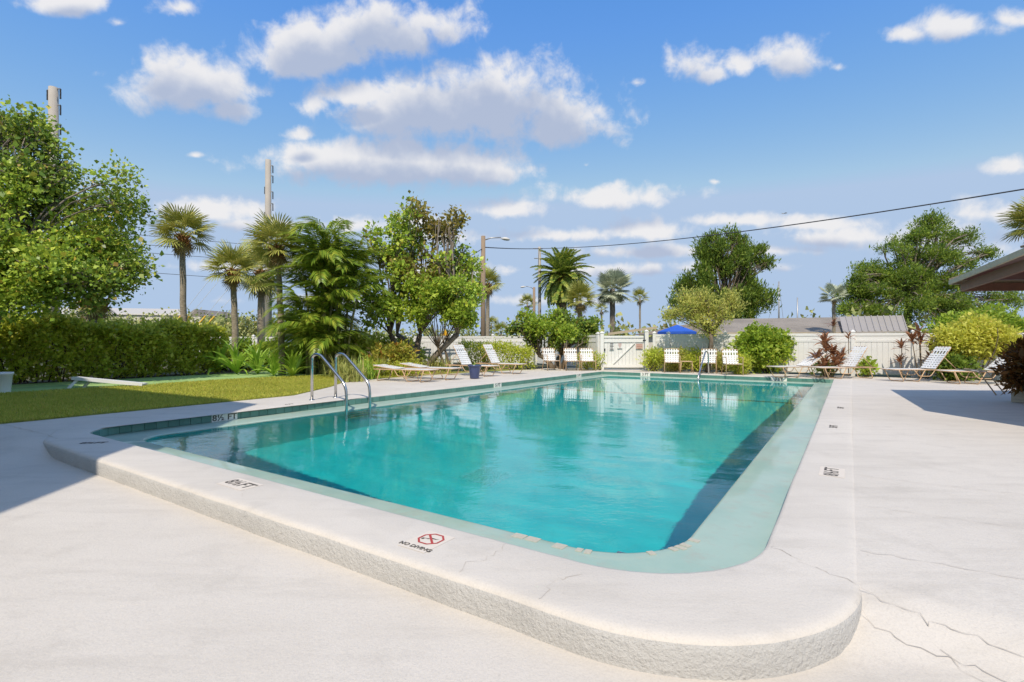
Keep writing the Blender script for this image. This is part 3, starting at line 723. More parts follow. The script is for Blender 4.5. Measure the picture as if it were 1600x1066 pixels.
# --- areca clump
root = empty('areca_palm', at(510, 17.6), 0, 'dense clump of arching areca palms with many green canes', 'palm tree'); r_ = random.Random(5)
for i in range(32):
    a = r_.uniform(0, 6.28); rr_ = r_.uniform(.1, .95); h = (r_.uniform(.45, 1.8) if i % 3 == 0 else r_.uniform(1.8, 4.3)) * (1.1 - .35 * rr_); b = (math.cos(a) * rr_, math.sin(a) * rr_ * .7); ln = (math.cos(a) * .35 * rr_ + r_.gauss(0, .15), math.sin(a) * .2)
    mb = MB(); pts = [(b[0] + ln[0] * t * t, b[1] + ln[1] * t * t, h * t - .05) for t in (0, .25, .5, .75, 1)]; mb.tube(pts, [.05, .045, .042, .04, .035], 7); mb.build('cane', B_cane, root, True)
    place_fronds(root, ARECA, 6, pts[-1], r_, .75, 1.45, (.65, .95), a, roll=.3)
# --- date palm, silver palm, far fan palms beyond the fence
root = empty('date_palm', at(878, 46), 0, 'large date palm with full round crown beyond the fence', 'palm tree'); r_ = random.Random(2)
tp = trunk_tube(root, 1.15 + (533-432)/800*46, .5, .42, (0, 0), B_brown, 3); boots(root, tp, .46, 1.8, 4)
place_fronds(root, DATE, 92, tp, r_, -1.15, 1.35, (.95, 1.22), .3)
root = empty('silver_palm', at(957, 44), 0, 'silvery grey fan palm standing right of the date palm', 'palm tree'); r_ = random.Random(8)
tp = trunk_tube(root, 1.15 + (533-452)/800*44, .24, .22, (0, 0), B_grey, 6); place_fronds(root, FANSILVER, 34, tp, r_, -.9, 1.3, (.72, .95), .3)
for px, py, Y, n, sc, lb in [(824, 474, 60, 18, .95, 'thin distant fan palm left of the two grey poles'), (1000, 466, 62, 18, .95, 'tall thin distant fan palm right of the silvery palm'),
                             (940, 484, 66, 14, .8, 'small distant fan palm between the date palm and silvery palm'), (768, 507, 75, 14, .95, 'tiny distant fan palm right of the street lamp pole'),
                             (783, 519, 60, 14, 1.0, 'low distant palm tuft above the fence right of the lamp pole'), (906, 470, 40, 26, 1.15, 'yellowing fan palm beside the date palm trunk'),
                             (1303, 464, 33, 14, .48, 'feathery grey palm left of the broad cedar tree')]:
    sabal(lb, at(px, Y), 1.15 + (533 - py) / 800 * Y, n, sc, (0, 0), px, group='fan palms far beyond the fence', r=.12 if px != 906 else .2, old=3 if px == 906 else 1, boot=False, meshes=FANSILVER if px == 1303 else None)
# --- broad-leaved trees
def TB(px, py, Y, r, base):                   # a clump given by bearing, height and distance, relative to the tree's base
    p = at(px, Y, py=py); return ((p.x - base.x, p.y - base.y, p.z - base.z), r)
b = at(-40, 13.5)
bl = [TB(px, py, Y, (s, s, s * .75), b) for px, py, Y, s in [(20,235,13.5,.95),(45,205,13.8,.5),(-30,290,13,1.2),(55,330,13.8,1.15),(125,300,14.3,.7),(150,350,14.2,1.1),(30,400,13,1.2),(110,415,13.2,1.2),(175,385,14.4,.85),(185,318,14.6,.75),(205,415,14.2,.55),(70,445,12.8,.95),(150,448,13.4,.8),(-20,440,12.6,1.1),(30,190,13.8,.40),(75,275,14.4,.5),(-50,200,13.6,1.0),(-25,165,14,.5)]]
tree('sea_grape_tree', 'large leafy tree filling the left edge above the hedge', b, (1.2, .3, 2.2), bl, 3900, 10, .10, .75, L_grape, B_grey, 21, .15, .17, 2, twigs=420, sub=5, reach=1.3, lm2=L_deep)
b = at(648, 19.2)
bl = [TB(px, py, Y, (s, s, s * .8), b) for px, py, Y, s in [(645,350,19.2,.8),(690,355,19.4,.55),(615,380,19,.8),(665,395,19.4,1.0),(610,430,18.8,.85),(660,440,19,.95),(700,405,19.6,.7),(600,480,18.8,.75),(715,425,20,.6),(640,475,18.8,.6),(692,352,19,.35),(720,395,19.8,.4),(725,470,20,.7)]]
tree('sea_grape_tree', 'tall olive-green tree with several grey stems behind the croton bush', b, (0, 0, 1.4), bl, 1500, 9, .135, .75, L_grape, B_grey, 22, .15, .14, 4, twigs=420, stem_span=.3, sub=5, reach=1.4, lm2=L_rusty)
b = at(700, 19.0)
bl = [TB(px, py, Y, (s, s, s * .75), b) for px, py, Y, s in [(690,440,18.3,.7),(722,455,18.5,.6),(665,455,18,.6),(700,478,18,.75),(660,490,18,.55),(730,492,18.6,.5)]]
tree('leafy_tree', 'lower bright green tree overlapping the right side of the tall olive-green one', b, (-.3, 0, .9), bl, 900, 9, .105, .7, L_bright, B_brown, 23, .06, .11, 2, twigs=140, stem_span=.15, lm2=L_grape)
b = at(872, 21.6)
bl = [TB(px, py, Y, (s, s, s * .7), b) for px, py, Y, s in [(825,503,21.4,.60),(860,497,21.6,.7),(895,500,21.8,.65),(845,520,21.3,.6),(880,518,21.3,.7),(915,516,21.8,.55),(808,510,21.6,.35),(930,508,22,.45),(870,534,21.4,.35),(912,532,21.6,.35),(838,532,21.6,.25)]]
tree('leafy_tree', 'low spreading green tree behind the three chairs at the far left pool corner', b, (0, 0, .55), bl, 1300, 10, .105, .7, L_bright, B_brown, 24, .13, .11, 4, twigs=140, stem_span=.3, lm2=L_deep)
b = at(1104, 18.9)
bl = [TB(px, py, Y, (s, s, s * .75), b) for px, py, Y, s in [(1070,470,18.9,.5),(1100,462,19,.55),(1130,472,19,.5),(1085,490,18.8,.5),(1120,495,18.8,.5),(1060,490,19,.38),(1145,480,19.2,.35),(1108,512,18.8,.32)]]
tree('olive_tree', 'small olive-yellow tree with forked trunk in front of the white fence', b, (.05, 0, 1.45), bl, 1000, 10, .085, .42, L_olive, B_brown, 25, .09, .11, 2, twigs=140, stem_span=.09, up=.4)
b = at(1130, 47)
bl = [TB(px, py, Y + 15, (s * 1.45, s * 1.45, s * 1.45), b) for px, py, Y, s in [(1130,395,32,.85),(1155,388,32,.7),(1105,405,32,.75),(1180,405,32.5,.55),(1150,425,31.6,1.0),(1110,440,31.6,1.0),(1175,445,32,.95),(1195,412,32.5,.4),(1085,455,32,.8),(1140,468,31.4,1.1),(1180,475,32,.9),(1070,475,32,.7),(1200,470,32.4,.5),(1100,385,32.4,.35),(1165,378,32.3,.35),(1060,450,32.4,.4),(1120,488,31.4,1.0),(1160,490,31.4,1.0),(1085,488,31.6,.8),(1118,372,32,.3),(1140,368,32,.28),(1150,372,32,.3),(1190,392,32.4,.3),(1075,438,32.2,.35)]]
tree('cedar_tree', 'dark upright cedar behind the neighbouring house, left of the two masts', b, (0, 0, 3.2), bl, 4200, 10, .29, .30, L_dark, B_brown, 26, .22, .23, 1, twigs=20, up=1.3, sub=5)
b = at(1425, 44)
bl = [TB(px, py, Y + 15, (s * 1.88, s * 1.65, s * .9), b) for px, py, Y, s in [(1460,355,29,.85),(1425,372,29,.8),(1500,372,29.4,.85),(1400,395,28.6,.8),(1450,398,28.4,1.0),(1500,405,28.8,1.0),(1535,395,29.5,.5),(1360,415,29,.75),(1345,430,28.6,.6),(1395,430,28.2,1.0),(1440,435,28,1.0),(1490,440,28,1.0),(1330,450,28.6,.6),(1365,460,28,.9),(1415,465,27.6,1.0),(1310,462,29,.45),(1470,470,27.6,1.0),(1530,450,28.4,.8),(1570,470,28.4,.7),(1340,484,28,.8),(1520,485,27.6,.9),(1390,488,27,.95),(1440,485,26.8,1.0),(1480,490,27,.9),(1365,440,28.4,.8)]]
tree('cedar_tree', 'broad spreading cedar behind the right fence with layered crown', b, (0, 0, 4.8), bl, 6200, 10, .225, .32, L_cedar, B_grey, 27, .36, .22, 2, twigs=160, stem_span=.3, up=.6, sub=5, lm2=L_dark)
# --- hedge along the court, cut square
def hedge(label, pts, h0, h1, th, tw, k, leaf, lms, seed, name='hedge', wr=.62, core=True):
    rng = np.random.default_rng(seed); base = Vector(pts[0]); root = empty(name, base, 0, label, 'hedge')
    A = np.array([tuple(Vector(p) - base) for p in pts]); seg = np.linalg.norm(np.diff(A, axis=0), axis=1); cum = np.concatenate([[0], np.cumsum(seg)]) / seg.sum()
    s = rng.random(tw); c = np.stack([np.interp(s, cum, A[:, i]) for i in range(3)], 1); dirv = unit(np.stack([np.interp(np.minimum(s + .02, 1), cum, A[:, i]) - np.interp(np.maximum(s - .02, 0), cum, A[:, i]) for i in range(3)], 1))
    side = np.stack([-dirv[:, 1], dirv[:, 0], np.zeros(tw)], 1); h = lerp(h0, h1, s) + .07 * np.sin(s * seg.sum() * 1.7) + .05 * np.sin(s * seg.sum() * 4.1 + 1) + .09 * np.abs(rng.normal(size=tw)) * (rng.random(tw) < .25)
    where = rng.random(tw); v = np.where(where < .30, rng.random(tw) * 2 - 1, np.where(where < .65, 1, -1)) ; zz = np.where(where < .30, 1.0, rng.random(tw) ** .8)
    bul = 1 + .14 * np.sin(s * 23 + zz * 5) + .14 * np.sin(s * 61 + zz * 7) + .08 * np.sin(s * 131 - zz * 9)
    T = c + side * (v * th / 2 * bul)[:, None]; T[:, 2] = zz * h - .06 * (zz >= 1) * np.abs(v) ** 3 + rng.normal(size=tw) * .03
    out = side * np.where(where < .30, 0, v)[:, None] + np.array([0, 0, 1]) * np.where(where < .30, 1, .3)[:, None]
    P = np.repeat(T, k, 0) + rng.normal(size=(tw * k, 3)) * .075; D = np.repeat(out, k, 0) + rng.normal(size=(tw * k, 3)) * .7
    keep = P[:, 2] > .03; P, D = P[keep], D[keep]; ss = np.repeat(s, k)[keep]
    if len(lms) == 1: obj('foliage', leaves('foliage', P, D, leaf * rng.uniform(.6, 1.2, len(P)), wr, lms[0], rng), root)
    else:
        sel = ss + rng.normal(size=len(P)) * .14 > .68
        for mm, ms in ((lms[0], ~sel), (lms[1], sel)): obj('foliage', leaves('foliage', P[ms], D[ms], leaf * rng.uniform(.6, 1.2, ms.sum()), wr, mm, rng), root)
    mb = MB()
    for i in range(int(seg.sum() * 9)):
        t = rng.random(); p = np.array([np.interp(t, cum, A[:, i2]) for i2 in range(3)]); d = rng.normal(size=3) * np.array([.35, .35, 0])
        limb(mb, p + d * .4, p + d + np.array([0, 0, lerp(h0, h1, t) * rng.uniform(.7, .98)]), .022, .008, rng, .1, 3)
    mb.build('stem', B_brown, root, True); return root
hedge('long clipped hedge behind the green court on the left', [W(19.0, .2), W(19.0, 4.5), W(19.1, 7), W(19.4, 9.6)], 1.62, 1.47, 1.15, 4200, 9, .15, [L_hedge, L_yhedge], 31)
hedge('low square hedge behind the two raised loungers in front of the left fence', [at(722, 21.4), at(832, 20.8)], .92, .84, .7, 900, 9, .08, [L_hedge], 32)
hedge('knee-high ground-cover hedge beside the two flat loungers', [at(560, 16.2) + Vector((0, .35, 0)), at(655, 16.6) + Vector((0, .35, 0))], .30, .30, .7, 520, 9, .06, [L_yhedge], 33)
hedge('low hedge left of the white gate behind the chairs', [at(905, 20.9), at(942, 20.3)], .5, .5, .5, 260, 8, .07, [L_hedge], 34)
# --- shrubs
bush('croton_bush', 'yellow-orange croton bush left of the flat loungers under the tall olive tree', at(612, 17.6), (1.15, .8, .62), 620, 9, .13, .45, L_crot2, 41)
bush('leafy_shrub', 'dark green glossy shrub at the foot of the areca palms', at(560, 18.4), (.9, .7, .75), 420, 8, .16, .55, L_hedge, 42)
bush('leafy_shrub', 'green shrub between the slim sabal trunk and the areca canes', at(470, 18.0), (.75, .6, .55), 380, 8, .12, .55, L_bright, 43)
for i, (px, Y, rx, rz, lb) in enumerate([(500, 19.6, 1.0, .8, 'dark shrub behind the left areca canes'), (590, 20.2, 1.1, .85, 'dark shrub behind the croton bush left of the olive tree'), (640, 20.6, .8, .7, 'dark shrub at the foot of the tall olive tree'), (430, 20.4, .8, .65, 'green shrub behind the slim sabal trunk'), (388, 20.6, .75, .62, 'green shrub behind the crinum lilies right of the shortest sabal'), (348, 20.2, .6, .62, 'green shrub filling the gap at the right end of the hedge')]):
    bush('leafy_shrub', lb, at(px, Y), (rx, .7, rz), 420, 9, .14, .55, L_hedge if i < 3 else L_bright, 140 + i)
bush('hibiscus_bush', 'big round hibiscus bush with a few red flowers by the far right chairs', at(1198, 18.3), (1.10, .9, 1.0), 1250, 9, .10, .7, L_bright, 44, flowers=9, lump=10)
for i, (px, Y, rx, rz, lb) in enumerate([(1020, 19.6, .48, .42, 'feathery low shrub immediately right of the white gate'), (1056, 19.5, .50, .40, 'low shrub behind the chair nearest the gate'), (1088, 19.3, .45, .40, 'low shrub between the side table and the forked tree'), (1128, 18.9, .40, .36, 'low shrub behind the chair beside the hibiscus'), (1158, 17.7, .28, .30, 'small grey-green tuft at the left foot of the hibiscus')]):
    bush('low_shrub', lb, at(px, Y), (rx * 1.15, .4, rz * 1.25), 420, 9, .085, .30, L_olive if i % 2 else L_hedge, 50 + i, group='low shrubs along the white fence')
bush('golden_shrub', 'bright yellow golden shrub arching over the fence at the right', at(1522, 15.2), (1.55, .85, .68), 2200, 9, .10, .42, L_gold, 60, lump=14, lift=.62)
bush('leafy_shrub', 'green shrub rising behind the golden shrub below the cedar', at(1530, 17.8), (2.9, .9, 1.0), 1700, 9, .12, .5, L_bright, 61, lump=16, lift=.55)
bush('leafy_shrub', 'dark shrub behind the rightmost lounger in the shade of the fence', at(1492, 14.9), (.8, .45, .42), 320, 8, .11, .5, L_dark, 62)
for i, (px, Y, rz, lb) in enumerate([(1355, 16.5, .32, 'thin yellow-green weed shrub at the fence post behind the loungers'), (1290, 16.9, .26, 'small leafy plant under the second lounger from the hibiscus')]):
    bush('small_shrub', lb, at(px, Y), (.3, .25, rz), 60, 6, .12, .6, L_bright, 65 + i)
# --- ti plants: canes with rosettes of dark red leaves
TI = [blade_mesh(.42, .085, 1.3, s, L_ti, .9) for s in (1, 2, 3)]
def ti_plant(label, base, heads, n, sc, seed):
    root = empty('ti_plant', base, 0, label, 'shrub', 'red-leaved ti plants'); r_ = random.Random(seed)
    for hx, hy, hz in heads:
        mb = MB(); mb.tube([(hx * .3, hy * .3, -.03), (hx * .7, hy * .7, hz * .5), (hx, hy, hz)], [.018, .015, .012], 6); mb.build('cane', B_brown, root, True)
        place_fronds(root, TI, n, (hx, hy, hz - .06), r_, -.9, .45, (.75 * sc, 1.1 * sc), r_.random() * 6, name='leaf')
ti_plant('broad red ti plant cluster behind the second lounger from the hibiscus', at(1294, 16.4), [(-.30, .1, .55), (-.05, 0, .85), (.22, .1, .70), (.42, 0, .55), (-.2, -.1, .35), (.15, -.15, .40), (-.05, .1, 1.10)], 18, 1.15, 71)
ti_plant('slender ti plant with one red tuft left of the tall ti clump', at(1409, 16.0), [(0, 0, .95), (-.02, .05, .5)], 14, .85, 72)
ti_plant('tall red ti plant clump between the third and fourth right loungers', at(1442, 15.7), [(-.12, 0, 1.35), (0, .1, 1.1), (.25, 0, .95), (.45, 0, .7), (.15, -.1, .5), (-.25, .1, 1.15)], 17, 1.05, 73)
ti_plant('red ti tuft showing above the fence in front of the house roof', at(1303, 19.6), [(0, 0, 1.75)], 13, .95, 74)
ti_plant('small red ti tuft above the fence left of its tall post', at(1326, 16.9), [(0, 0, 1.25)], 9, .7, 75)
# --- strap-leaved lilies at the end of the hedge, tufts by the deck
LILY = [blade_mesh(1.05, .10, 1.5, s, L_blade, 1.6) for s in (1, 2)] + [blade_mesh(.9, .09, 2.2, 5, L_blade, 1.0)]
for i, (px, Y, s, lb) in enumerate([(338, 18.2, 1.5, 'crinum lily with broad arching leaves at the right end of the hedge'), (370, 17.6, 1.35, 'crinum lily in front of the shortest sabal palm'), (402, 17.6, 1.25, 'crinum lily between the shortest and the slim sabal palm'),
                                    (428, 16.6, 1.05, 'crinum lily left of the slim sabal trunk'), (458, 16.4, 1.0, 'crinum lily right of the slim sabal trunk by the green court')]):
    root = empty('crinum_lily', at(px, Y), 0, lb, 'plant', 'crinum lilies beside the court'); place_fronds(root, LILY, 36, (0, 0, .02), random.Random(80 + i), -.55, .55, (.7 * s, 1.05 * s), i, name='leaf')
def tuft(name, label, base, n, L, wd, seed, lm, group, sp=.12):
    r_ = random.Random(seed); mb = MB()
    for i in range(n):
        a = r_.uniform(0, 6.28); t0 = r_.uniform(.15, 1.25); l = L * r_.uniform(.6, 1.1); p = Vector((r_.gauss(0, sp), r_.gauss(0, sp), 0)); o = Vector((math.cos(a), math.sin(a), 0)); s_ = Vector((-math.sin(a), math.cos(a), 0)) * wd / 2; vs = []; ang = math.pi / 2 - t0 * .35
        for j in range(5):
            w_ = (1 - j / 4) ** .7 + .04; vs += [p + s_ * w_, p - s_ * w_]; p = p + (o * math.cos(ang) + Vector((0, 0, 1)) * math.sin(ang)) * l / 4; ang -= t0 * .55
        mb.add(vs, [(2*j, 2*j+1, 2*j+3, 2*j+2) for j in range(4)])
    root = empty(name, base, 0, label, 'plant', group); mb.build('foliage', lm, root); return root
for i, (px, Y, L, lb) in enumerate([(548, 14.6, .75, 'spiky light green tuft just right of the pool ladder, on the deck corner'), (572, 15.6, .85, 'spiky tuft behind the deck corner below the croton bush'), (596, 16.6, .75, 'spiky tuft between the croton bush and the flat loungers'), (532, 15.8, .85, 'spiky light green tuft beyond the ladder top'), (672, 19.0, .9, 'pale grassy clump behind the flat loungers, left of the white bench'), (690, 18.6, .8, 'pale grassy clump in front of the white bench')]):
    tuft('spiky_tuft', lb, at(px, Y), 130, L, .035, 90 + i, L_tuft if i != 1 else L_blade, 'spiky tufts in the left bed', .16)
# --- the mangrove belt and woods far behind, which read as one mass
def belt(name, label, spots, tw, k, leaf, lm, seed):
    rng = np.random.default_rng(seed); bl = [((x, y, z), r) for x, y, z, r in spots]; P, D, T = blob_points(rng, bl, tw, k, .35, .8)
    P = P[P[:, 2] > -.3] if False else P
    o = obj(name, leaves(name, P, D, leaf * rng.uniform(.6, 1.3, len(P)), .7, lm, rng)); tag(o, label, 'trees', kind='stuff')
r_ = random.Random(6); sp = []
for i in range(44): sp.append((at(-60 + i * 13.5, 44).x, 44 + r_.uniform(-3, 5), r_.uniform(.6, 2.0), (2.2, 1.8, r_.uniform(1.4, 1.9))))
belt('mangrove_belt', 'dense low mangrove belt beyond the hedge on the left', sp, 5200, 9, .27, L_far, 101)
sp = []
for i in range(60): Y = r_.uniform(70, 110); sp.append((at(560 + i * 19, Y).x, Y, r_.uniform(0, 1.2), (r_.uniform(2, 5), 3, r_.uniform(1.2, 2.6))))
for i in range(16): sp.append((at(880 + i * 11, 40).x, 40 + r_.uniform(-2, 2), r_.uniform(.2, 1.3), (1.3, 1.2, r_.uniform(.7, 1.3))))
for i in range(16): sp.append((at(1230 + i * 13, 42).x, 42 + r_.uniform(-2, 2), r_.uniform(1.0, 2.2), (1.3, 1.2, r_.uniform(.5, 1.3))))
belt('distant_woods', 'distant line of low trees along the horizon', sp, 3600, 8, .45, L_far, 102)
# ================================================================== LAWN, COURT
def grass_mat():
    m, t, b = mat('lawn_turf'); geo = t.add('ShaderNodeNewGeometry'); P = geo.outputs['Position']
    c = t.mix(t.maprange(t.noise(P, .9, 5, .65), .3, .7), (.26, .29, .04), (.40, .36, .075))
    c = t.mix(t.math('MULTIPLY', t.maprange(t.noise(P, 45, 4, .7), .4, .7), .55), c, (.06, .075, .014))
    t.link(c, b.inputs['Base Color']); b.inputs['Roughness'].default_value = .9; bump(t, b, t.noise(P, 60, 4, .8), .8, .03); return m
mb = MB(); Q = [-5, -2, 0, 2, 4, 5.5, 6.5, 7.4, 8.2, 9, 9.8, 10.6, 12, 14.3, 16, 18.2]
def lawn_far(q): return 15.25 if q < 9 else interp(q, [(9, 15.25), (10.5, 14.6), (12, 14.2), (18.2, 14)])
for q in Q: mb.v += [W(deck_edge(q) + .0, q, -.012), W(deck_edge(q) + .06, q, .004), W(lawn_far(q), q, .006)]
for i in range(len(Q) - 1):
    for j in range(2): mb.f.append((3*i+j, 3*i+3+j, 3*i+4+j, 3*i+1+j)); mb.m.append(0)
lawn = mb.build('lawn', grass_mat()); tag(lawn, kind='structure')
LEAF_FACE = (0, 0, 0)
L_grass = leaf_mat('grass_blade', (.31, .39, .045), (.53, .57, .075), (.74, .67, .15), .6, .35)
rng = np.random.default_rng(12); n = 210000
q = rng.uniform(-.5, 14, n); q = np.where(rng.random(n) < .45, rng.uniform(.5, 8.5, n), q)
e0 = np.array([deck_edge(x) for x in np.linspace(-1, 15, 400)]); e1 = np.array([lawn_far(x) for x in np.linspace(-1, 15, 400)])
lo = np.interp(q, np.linspace(-1, 15, 400), e0); hi = np.interp(q, np.linspace(-1, 15, 400), e1)
a = lo + .01 + (hi - lo) * rng.random(n) ** 1.15
P = np.stack([-a * UY + q * UX, a * UX + q * UY, np.full(n, .002)], 1)
keep = (np.sin(P[:, 0] * 2.1) + np.sin(P[:, 1] * 2.7 + 1) + np.sin(P[:, 0] * 5.3 + P[:, 1] * 4.1) + rng.normal(size=n) * 1.2) > -2.2; P = P[keep]; n = len(P)     # thin patches
D = np.stack([rng.normal(size=n) * .65, rng.normal(size=n) * .65, np.ones(n)], 1)
o = obj('grass', leaves('grass', P, D, .052 * rng.uniform(.4, 1.5, n), .15, L_grass, rng)); tag(o, 'short yellow-green lawn grass left of the pool', 'grass', kind='stuff')
def court_mat():
    m, t, b = mat('court_paint'); geo = t.add('ShaderNodeNewGeometry'); P = geo.outputs['Position']
    c = t.mix(t.maprange(t.noise(P, 1.2, 6, .65), .35, .7), (.30, .47, .15), (.36, .50, .19)); c = t.mix(t.math('MULTIPLY', t.maprange(t.noise(P, 7, 6, .7), .55, .75), .5), c, (.30, .34, .24))
    t.link(c, b.inputs['Base Color']); b.inputs['Roughness'].default_value = .8; bump(t, b, t.noise(P, 50, 3), .2, .005); return m
mb = MB(); mb.add([W(18.25, 2.9, .012), W(15.2, 2.9, .012), W(15.2, 9, .012), W(14.55, 10.6, .012), W(14.3, 11.6, .012), W(18.25, 11.6, .012)], [(0,1,2,3,4,5)]); tag(mb.build('court', court_mat()), kind='structure')
mb = MB(); mb.add([W(16.75, 3.0, .016), W(16.68, 3.0, .016), W(16.68, 11.4, .016), W(16.75, 11.4, .016)], [(0,1,2,3)]); mb.build('court_line', plain('court_line_paint', (.13, .27, .16), .8), bpy.data.objects['court'])
mb = MB(); mb.add([W(18.4, -2, .010), W(14.6, -2, .010), W(15.0, 2.9, .010), W(18.4, 2.9, .010)], [(0,1,2,3)]); tag(mb.build('path', plain('sandy_path', (.36, .31, .24), .95, 0, .2, 4, .3)), kind='structure')

# ================================================================== BUILDINGS
M_white = plain('white_vinyl', (.76, .745, .71), .5, 0, .10, 2.2)
M_whitep = plain('white_paint', (.76, .76, .74), .5, 0, .06, 3)
M_stuc = plain('house_stucco', (.62, .58, .50), .9, 0, .08, 2, .3)
M_fascia = plain('fascia_paint', (.47, .39, .27), .7, 0, .2, 5)
M_soffit = plain('stained_soffit', (.15, .05, .028), .6, 0, .3, 5)
M_beam = plain('stained_beam', (.19, .085, .05), .6, 0, .3, 5)
def shingle_mat(name, c0, c1, sc=14):
    m, t, b = mat(name); geo = t.add('ShaderNodeNewGeometry'); P = geo.outputs['Position']
    c = t.mix(t.maprange(t.noise(P, sc, 5, .7), .35, .65), c0, c1); c = t.mix(t.math('MULTIPLY', t.maprange(t.noise(P, .6, 5), .4, .7), .5), c, tuple(x * .7 for x in c0))
    t.link(c, b.inputs['Base Color']); b.inputs['Roughness'].default_value = .9; bump(t, b, t.noise(P, sc * 2, 3), .5, .02); return m
M_shing = shingle_mat('grey_shingle', (.25, .215, .18), (.34, .30, .255)); M_shing2 = shingle_mat('brown_shingle', (.20, .155, .115), (.33, .27, .20), 30)
M_glass = plain('window_glass', (.05, .07, .08), .08, 0, .2, 1)
# the building at the left, behind the photographer, whose shadow lies over the near left deck and lawn
def prism(mb, poly, z0, z1, mi=0):
    n = len(poly); vs = [(x, y, z0) for x, y in poly] + [(x, y, z1) for x, y in poly]
    return mb.add(vs, [tuple(reversed(range(n))), tuple(range(n, 2*n))] + [(i, (i+1) % n, n+(i+1) % n, n+i) for i in range(n)], mi)
C0 = Vector((-5.42, 3.6)); d1 = Vector((-.868, .496)); d2 = Vector((.14, -.99))
poly = [C0, C0 + d2 * 9, C0 + d2 * 9 + d1 * 14, C0 + d1 * 14]; poly = [(p.x, p.y) for p in poly]
root = empty('apartment_building', (C0.x, C0.y, -.33), 0, 'two-storey stucco building whose shadow covers the near left deck', 'building'); root.location = (0, 0, 0)
mb = MB(); prism(mb, list(reversed(poly)), -.33, 7.0); mb.build('wall', M_stuc, root)
mb = MB(); prism(mb, list(reversed(poly)), 7.002, 7.22); mb.build('roof', M_white, root)
for i in range(5):
    for z in (.9, 4.2):
        p = Vector(poly[0]) + d1 * (1.6 + i * 2.6); b = Vector(poly[0]) + d1 * (2.9 + i * 2.6); nrm = Vector((-d1.y, d1.x)) * -1
        if nrm.dot(d2) > 0: nrm = -nrm
        m2 = MB(); m2.bar((p.x + nrm.x*.02, p.y + nrm.y*.02, z + .6), (b.x + nrm.x*.02, b.y + nrm.y*.02, z + .6), .06, 1.2); m2.build('window', M_glass, root)
# neighbouring house, low roof behind the fence
root = empty('neighbour_house', at(1215, 37), 0, 'low house with grey shingle roof behind the right fence', 'house'); o_ = root.location
def hp(px, Y, py): p = at(px, Y, py=py); return (p.x - o_.x, p.y - o_.y, p.z)
e0, e1 = hp(1085, 34, 520), hp(1322, 34, 520); r0_, r1_ = hp(1108, 40, 499), hp(1330, 40, 495.5)
mb = MB(); mb.add([e0, e1, r1_, r0_, (e0[0], e0[1], e0[2] - .12), (e1[0], e1[1], e1[2] - .12), (r1_[0], r1_[1] + 6, e1[2]), (r0_[0] - 1, r0_[1] + 6, e0[2])], [(0,1,2,3), (4,5,1,0), (3,2,6,7)]); mb.build('roof', M_shing, root)
e2 = hp(985, 34, 524); r2 = hp(1090, 40, 509)
mb = MB(); mb.add([e2, (e0[0] + .3, e0[1], e0[2] - .1), (r0_[0], r0_[1], r0_[2] - .05), (r2[0], r2[1], r2[2])], [(0,1,2,3)]); mb.build('lower_roof', M_shing2, root)
mb = MB(); mb.bar(hp(950, 33.8, 522), hp(1026, 33.8, 512), .1, .16); mb.build('fascia', M_fascia, root)
mb = MB(); prism(mb, [(e2[0] + .5, .0 - 2.6), (e1[0] + 4.0, -2.6), (e1[0] + 4.0, 3), (e2[0] + .5, 3)], -.33, 1.42); mb.build('wall', M_stuc, root)
mb = MB(); mb.bar((e0[0], e0[1] - .04, e0[2] - .07), (e1[0], e1[1] - .04, e1[2] - .07), .05, .18); mb.build('fascia', M_fascia, root)
M_metal = plain('metal_roof', (.46, .41, .36), .5, .2, .1, 2)
m0, m1 = hp(1318, 33.4, 519), hp(1418, 33.4, 517); n0, n1 = hp(1312, 38, 495), hp(1410, 38, 493)
mb = MB(); mb.add([m0, m1, n1, n0, (m0[0], m0[1], m0[2] - .1), (m1[0], m1[1], m1[2] - .1)], [(0,1,2,3), (4,5,1,0)]); mr = mb.build('metal_roof', M_metal, root)
for i in range(11):
    t = i / 10; a_ = Vector(m0).lerp(Vector(m1), t); b_ = Vector(n0).lerp(Vector(n1), t); mb = MB(); mb.bar(a_ + Vector((0, 0, .03)), b_ + Vector((0, 0, .03)), .06, .06); mb.build('seam', M_metal, mr)
# far roof on the left, over the mangroves
root = empty('far_building', at(230, 66), 0, 'long low pale roof of a far building over the left hedge', 'building'); o_ = root.location
a0, a1, b0, b1 = hp(60, 64, 490), hp(282, 64, 493), hp(70, 70, 480), hp(285, 70, 483)
mb = MB(); mb.add([a0, a1, b1, b0], [(0,1,2,3)]); mb.build('roof', plain('pale_roof', (.50, .47, .43), .8), root)
mb = MB(); prism(mb, [(a0[0] + .5, -1.8), (a1[0], -1.8), (a1[0], 4), (a0[0] + .5, 4)], -.33, a0[2] - .02); mb.build('wall', M_stuc, root)
root = empty('far_gable', at(302, 60), 0, 'small dark gabled roof between the pale roof and the second sabal palm', 'building'); o_ = root.location
g0, g1, g2 = hp(290, 60, 494), hp(314, 60, 494), hp(304, 60, 483)
mb = MB(); mb.add([g0, g1, g2] + [(x + .5, y + 8, z) for x, y, z in (g0, g1, g2)], [(0,1,2), (0,2,5,3), (1,4,5,2), (3,5,4)]); mb.build('roof', M_shing, root)
mb = MB(); prism(mb, [(g0[0] + .1, .05), (g1[0] - .1, .05), (g1[0] - .1, 7), (g0[0] + .1, 7)], -.33, g0[2] - .01); mb.build('wall', M_stuc, root)

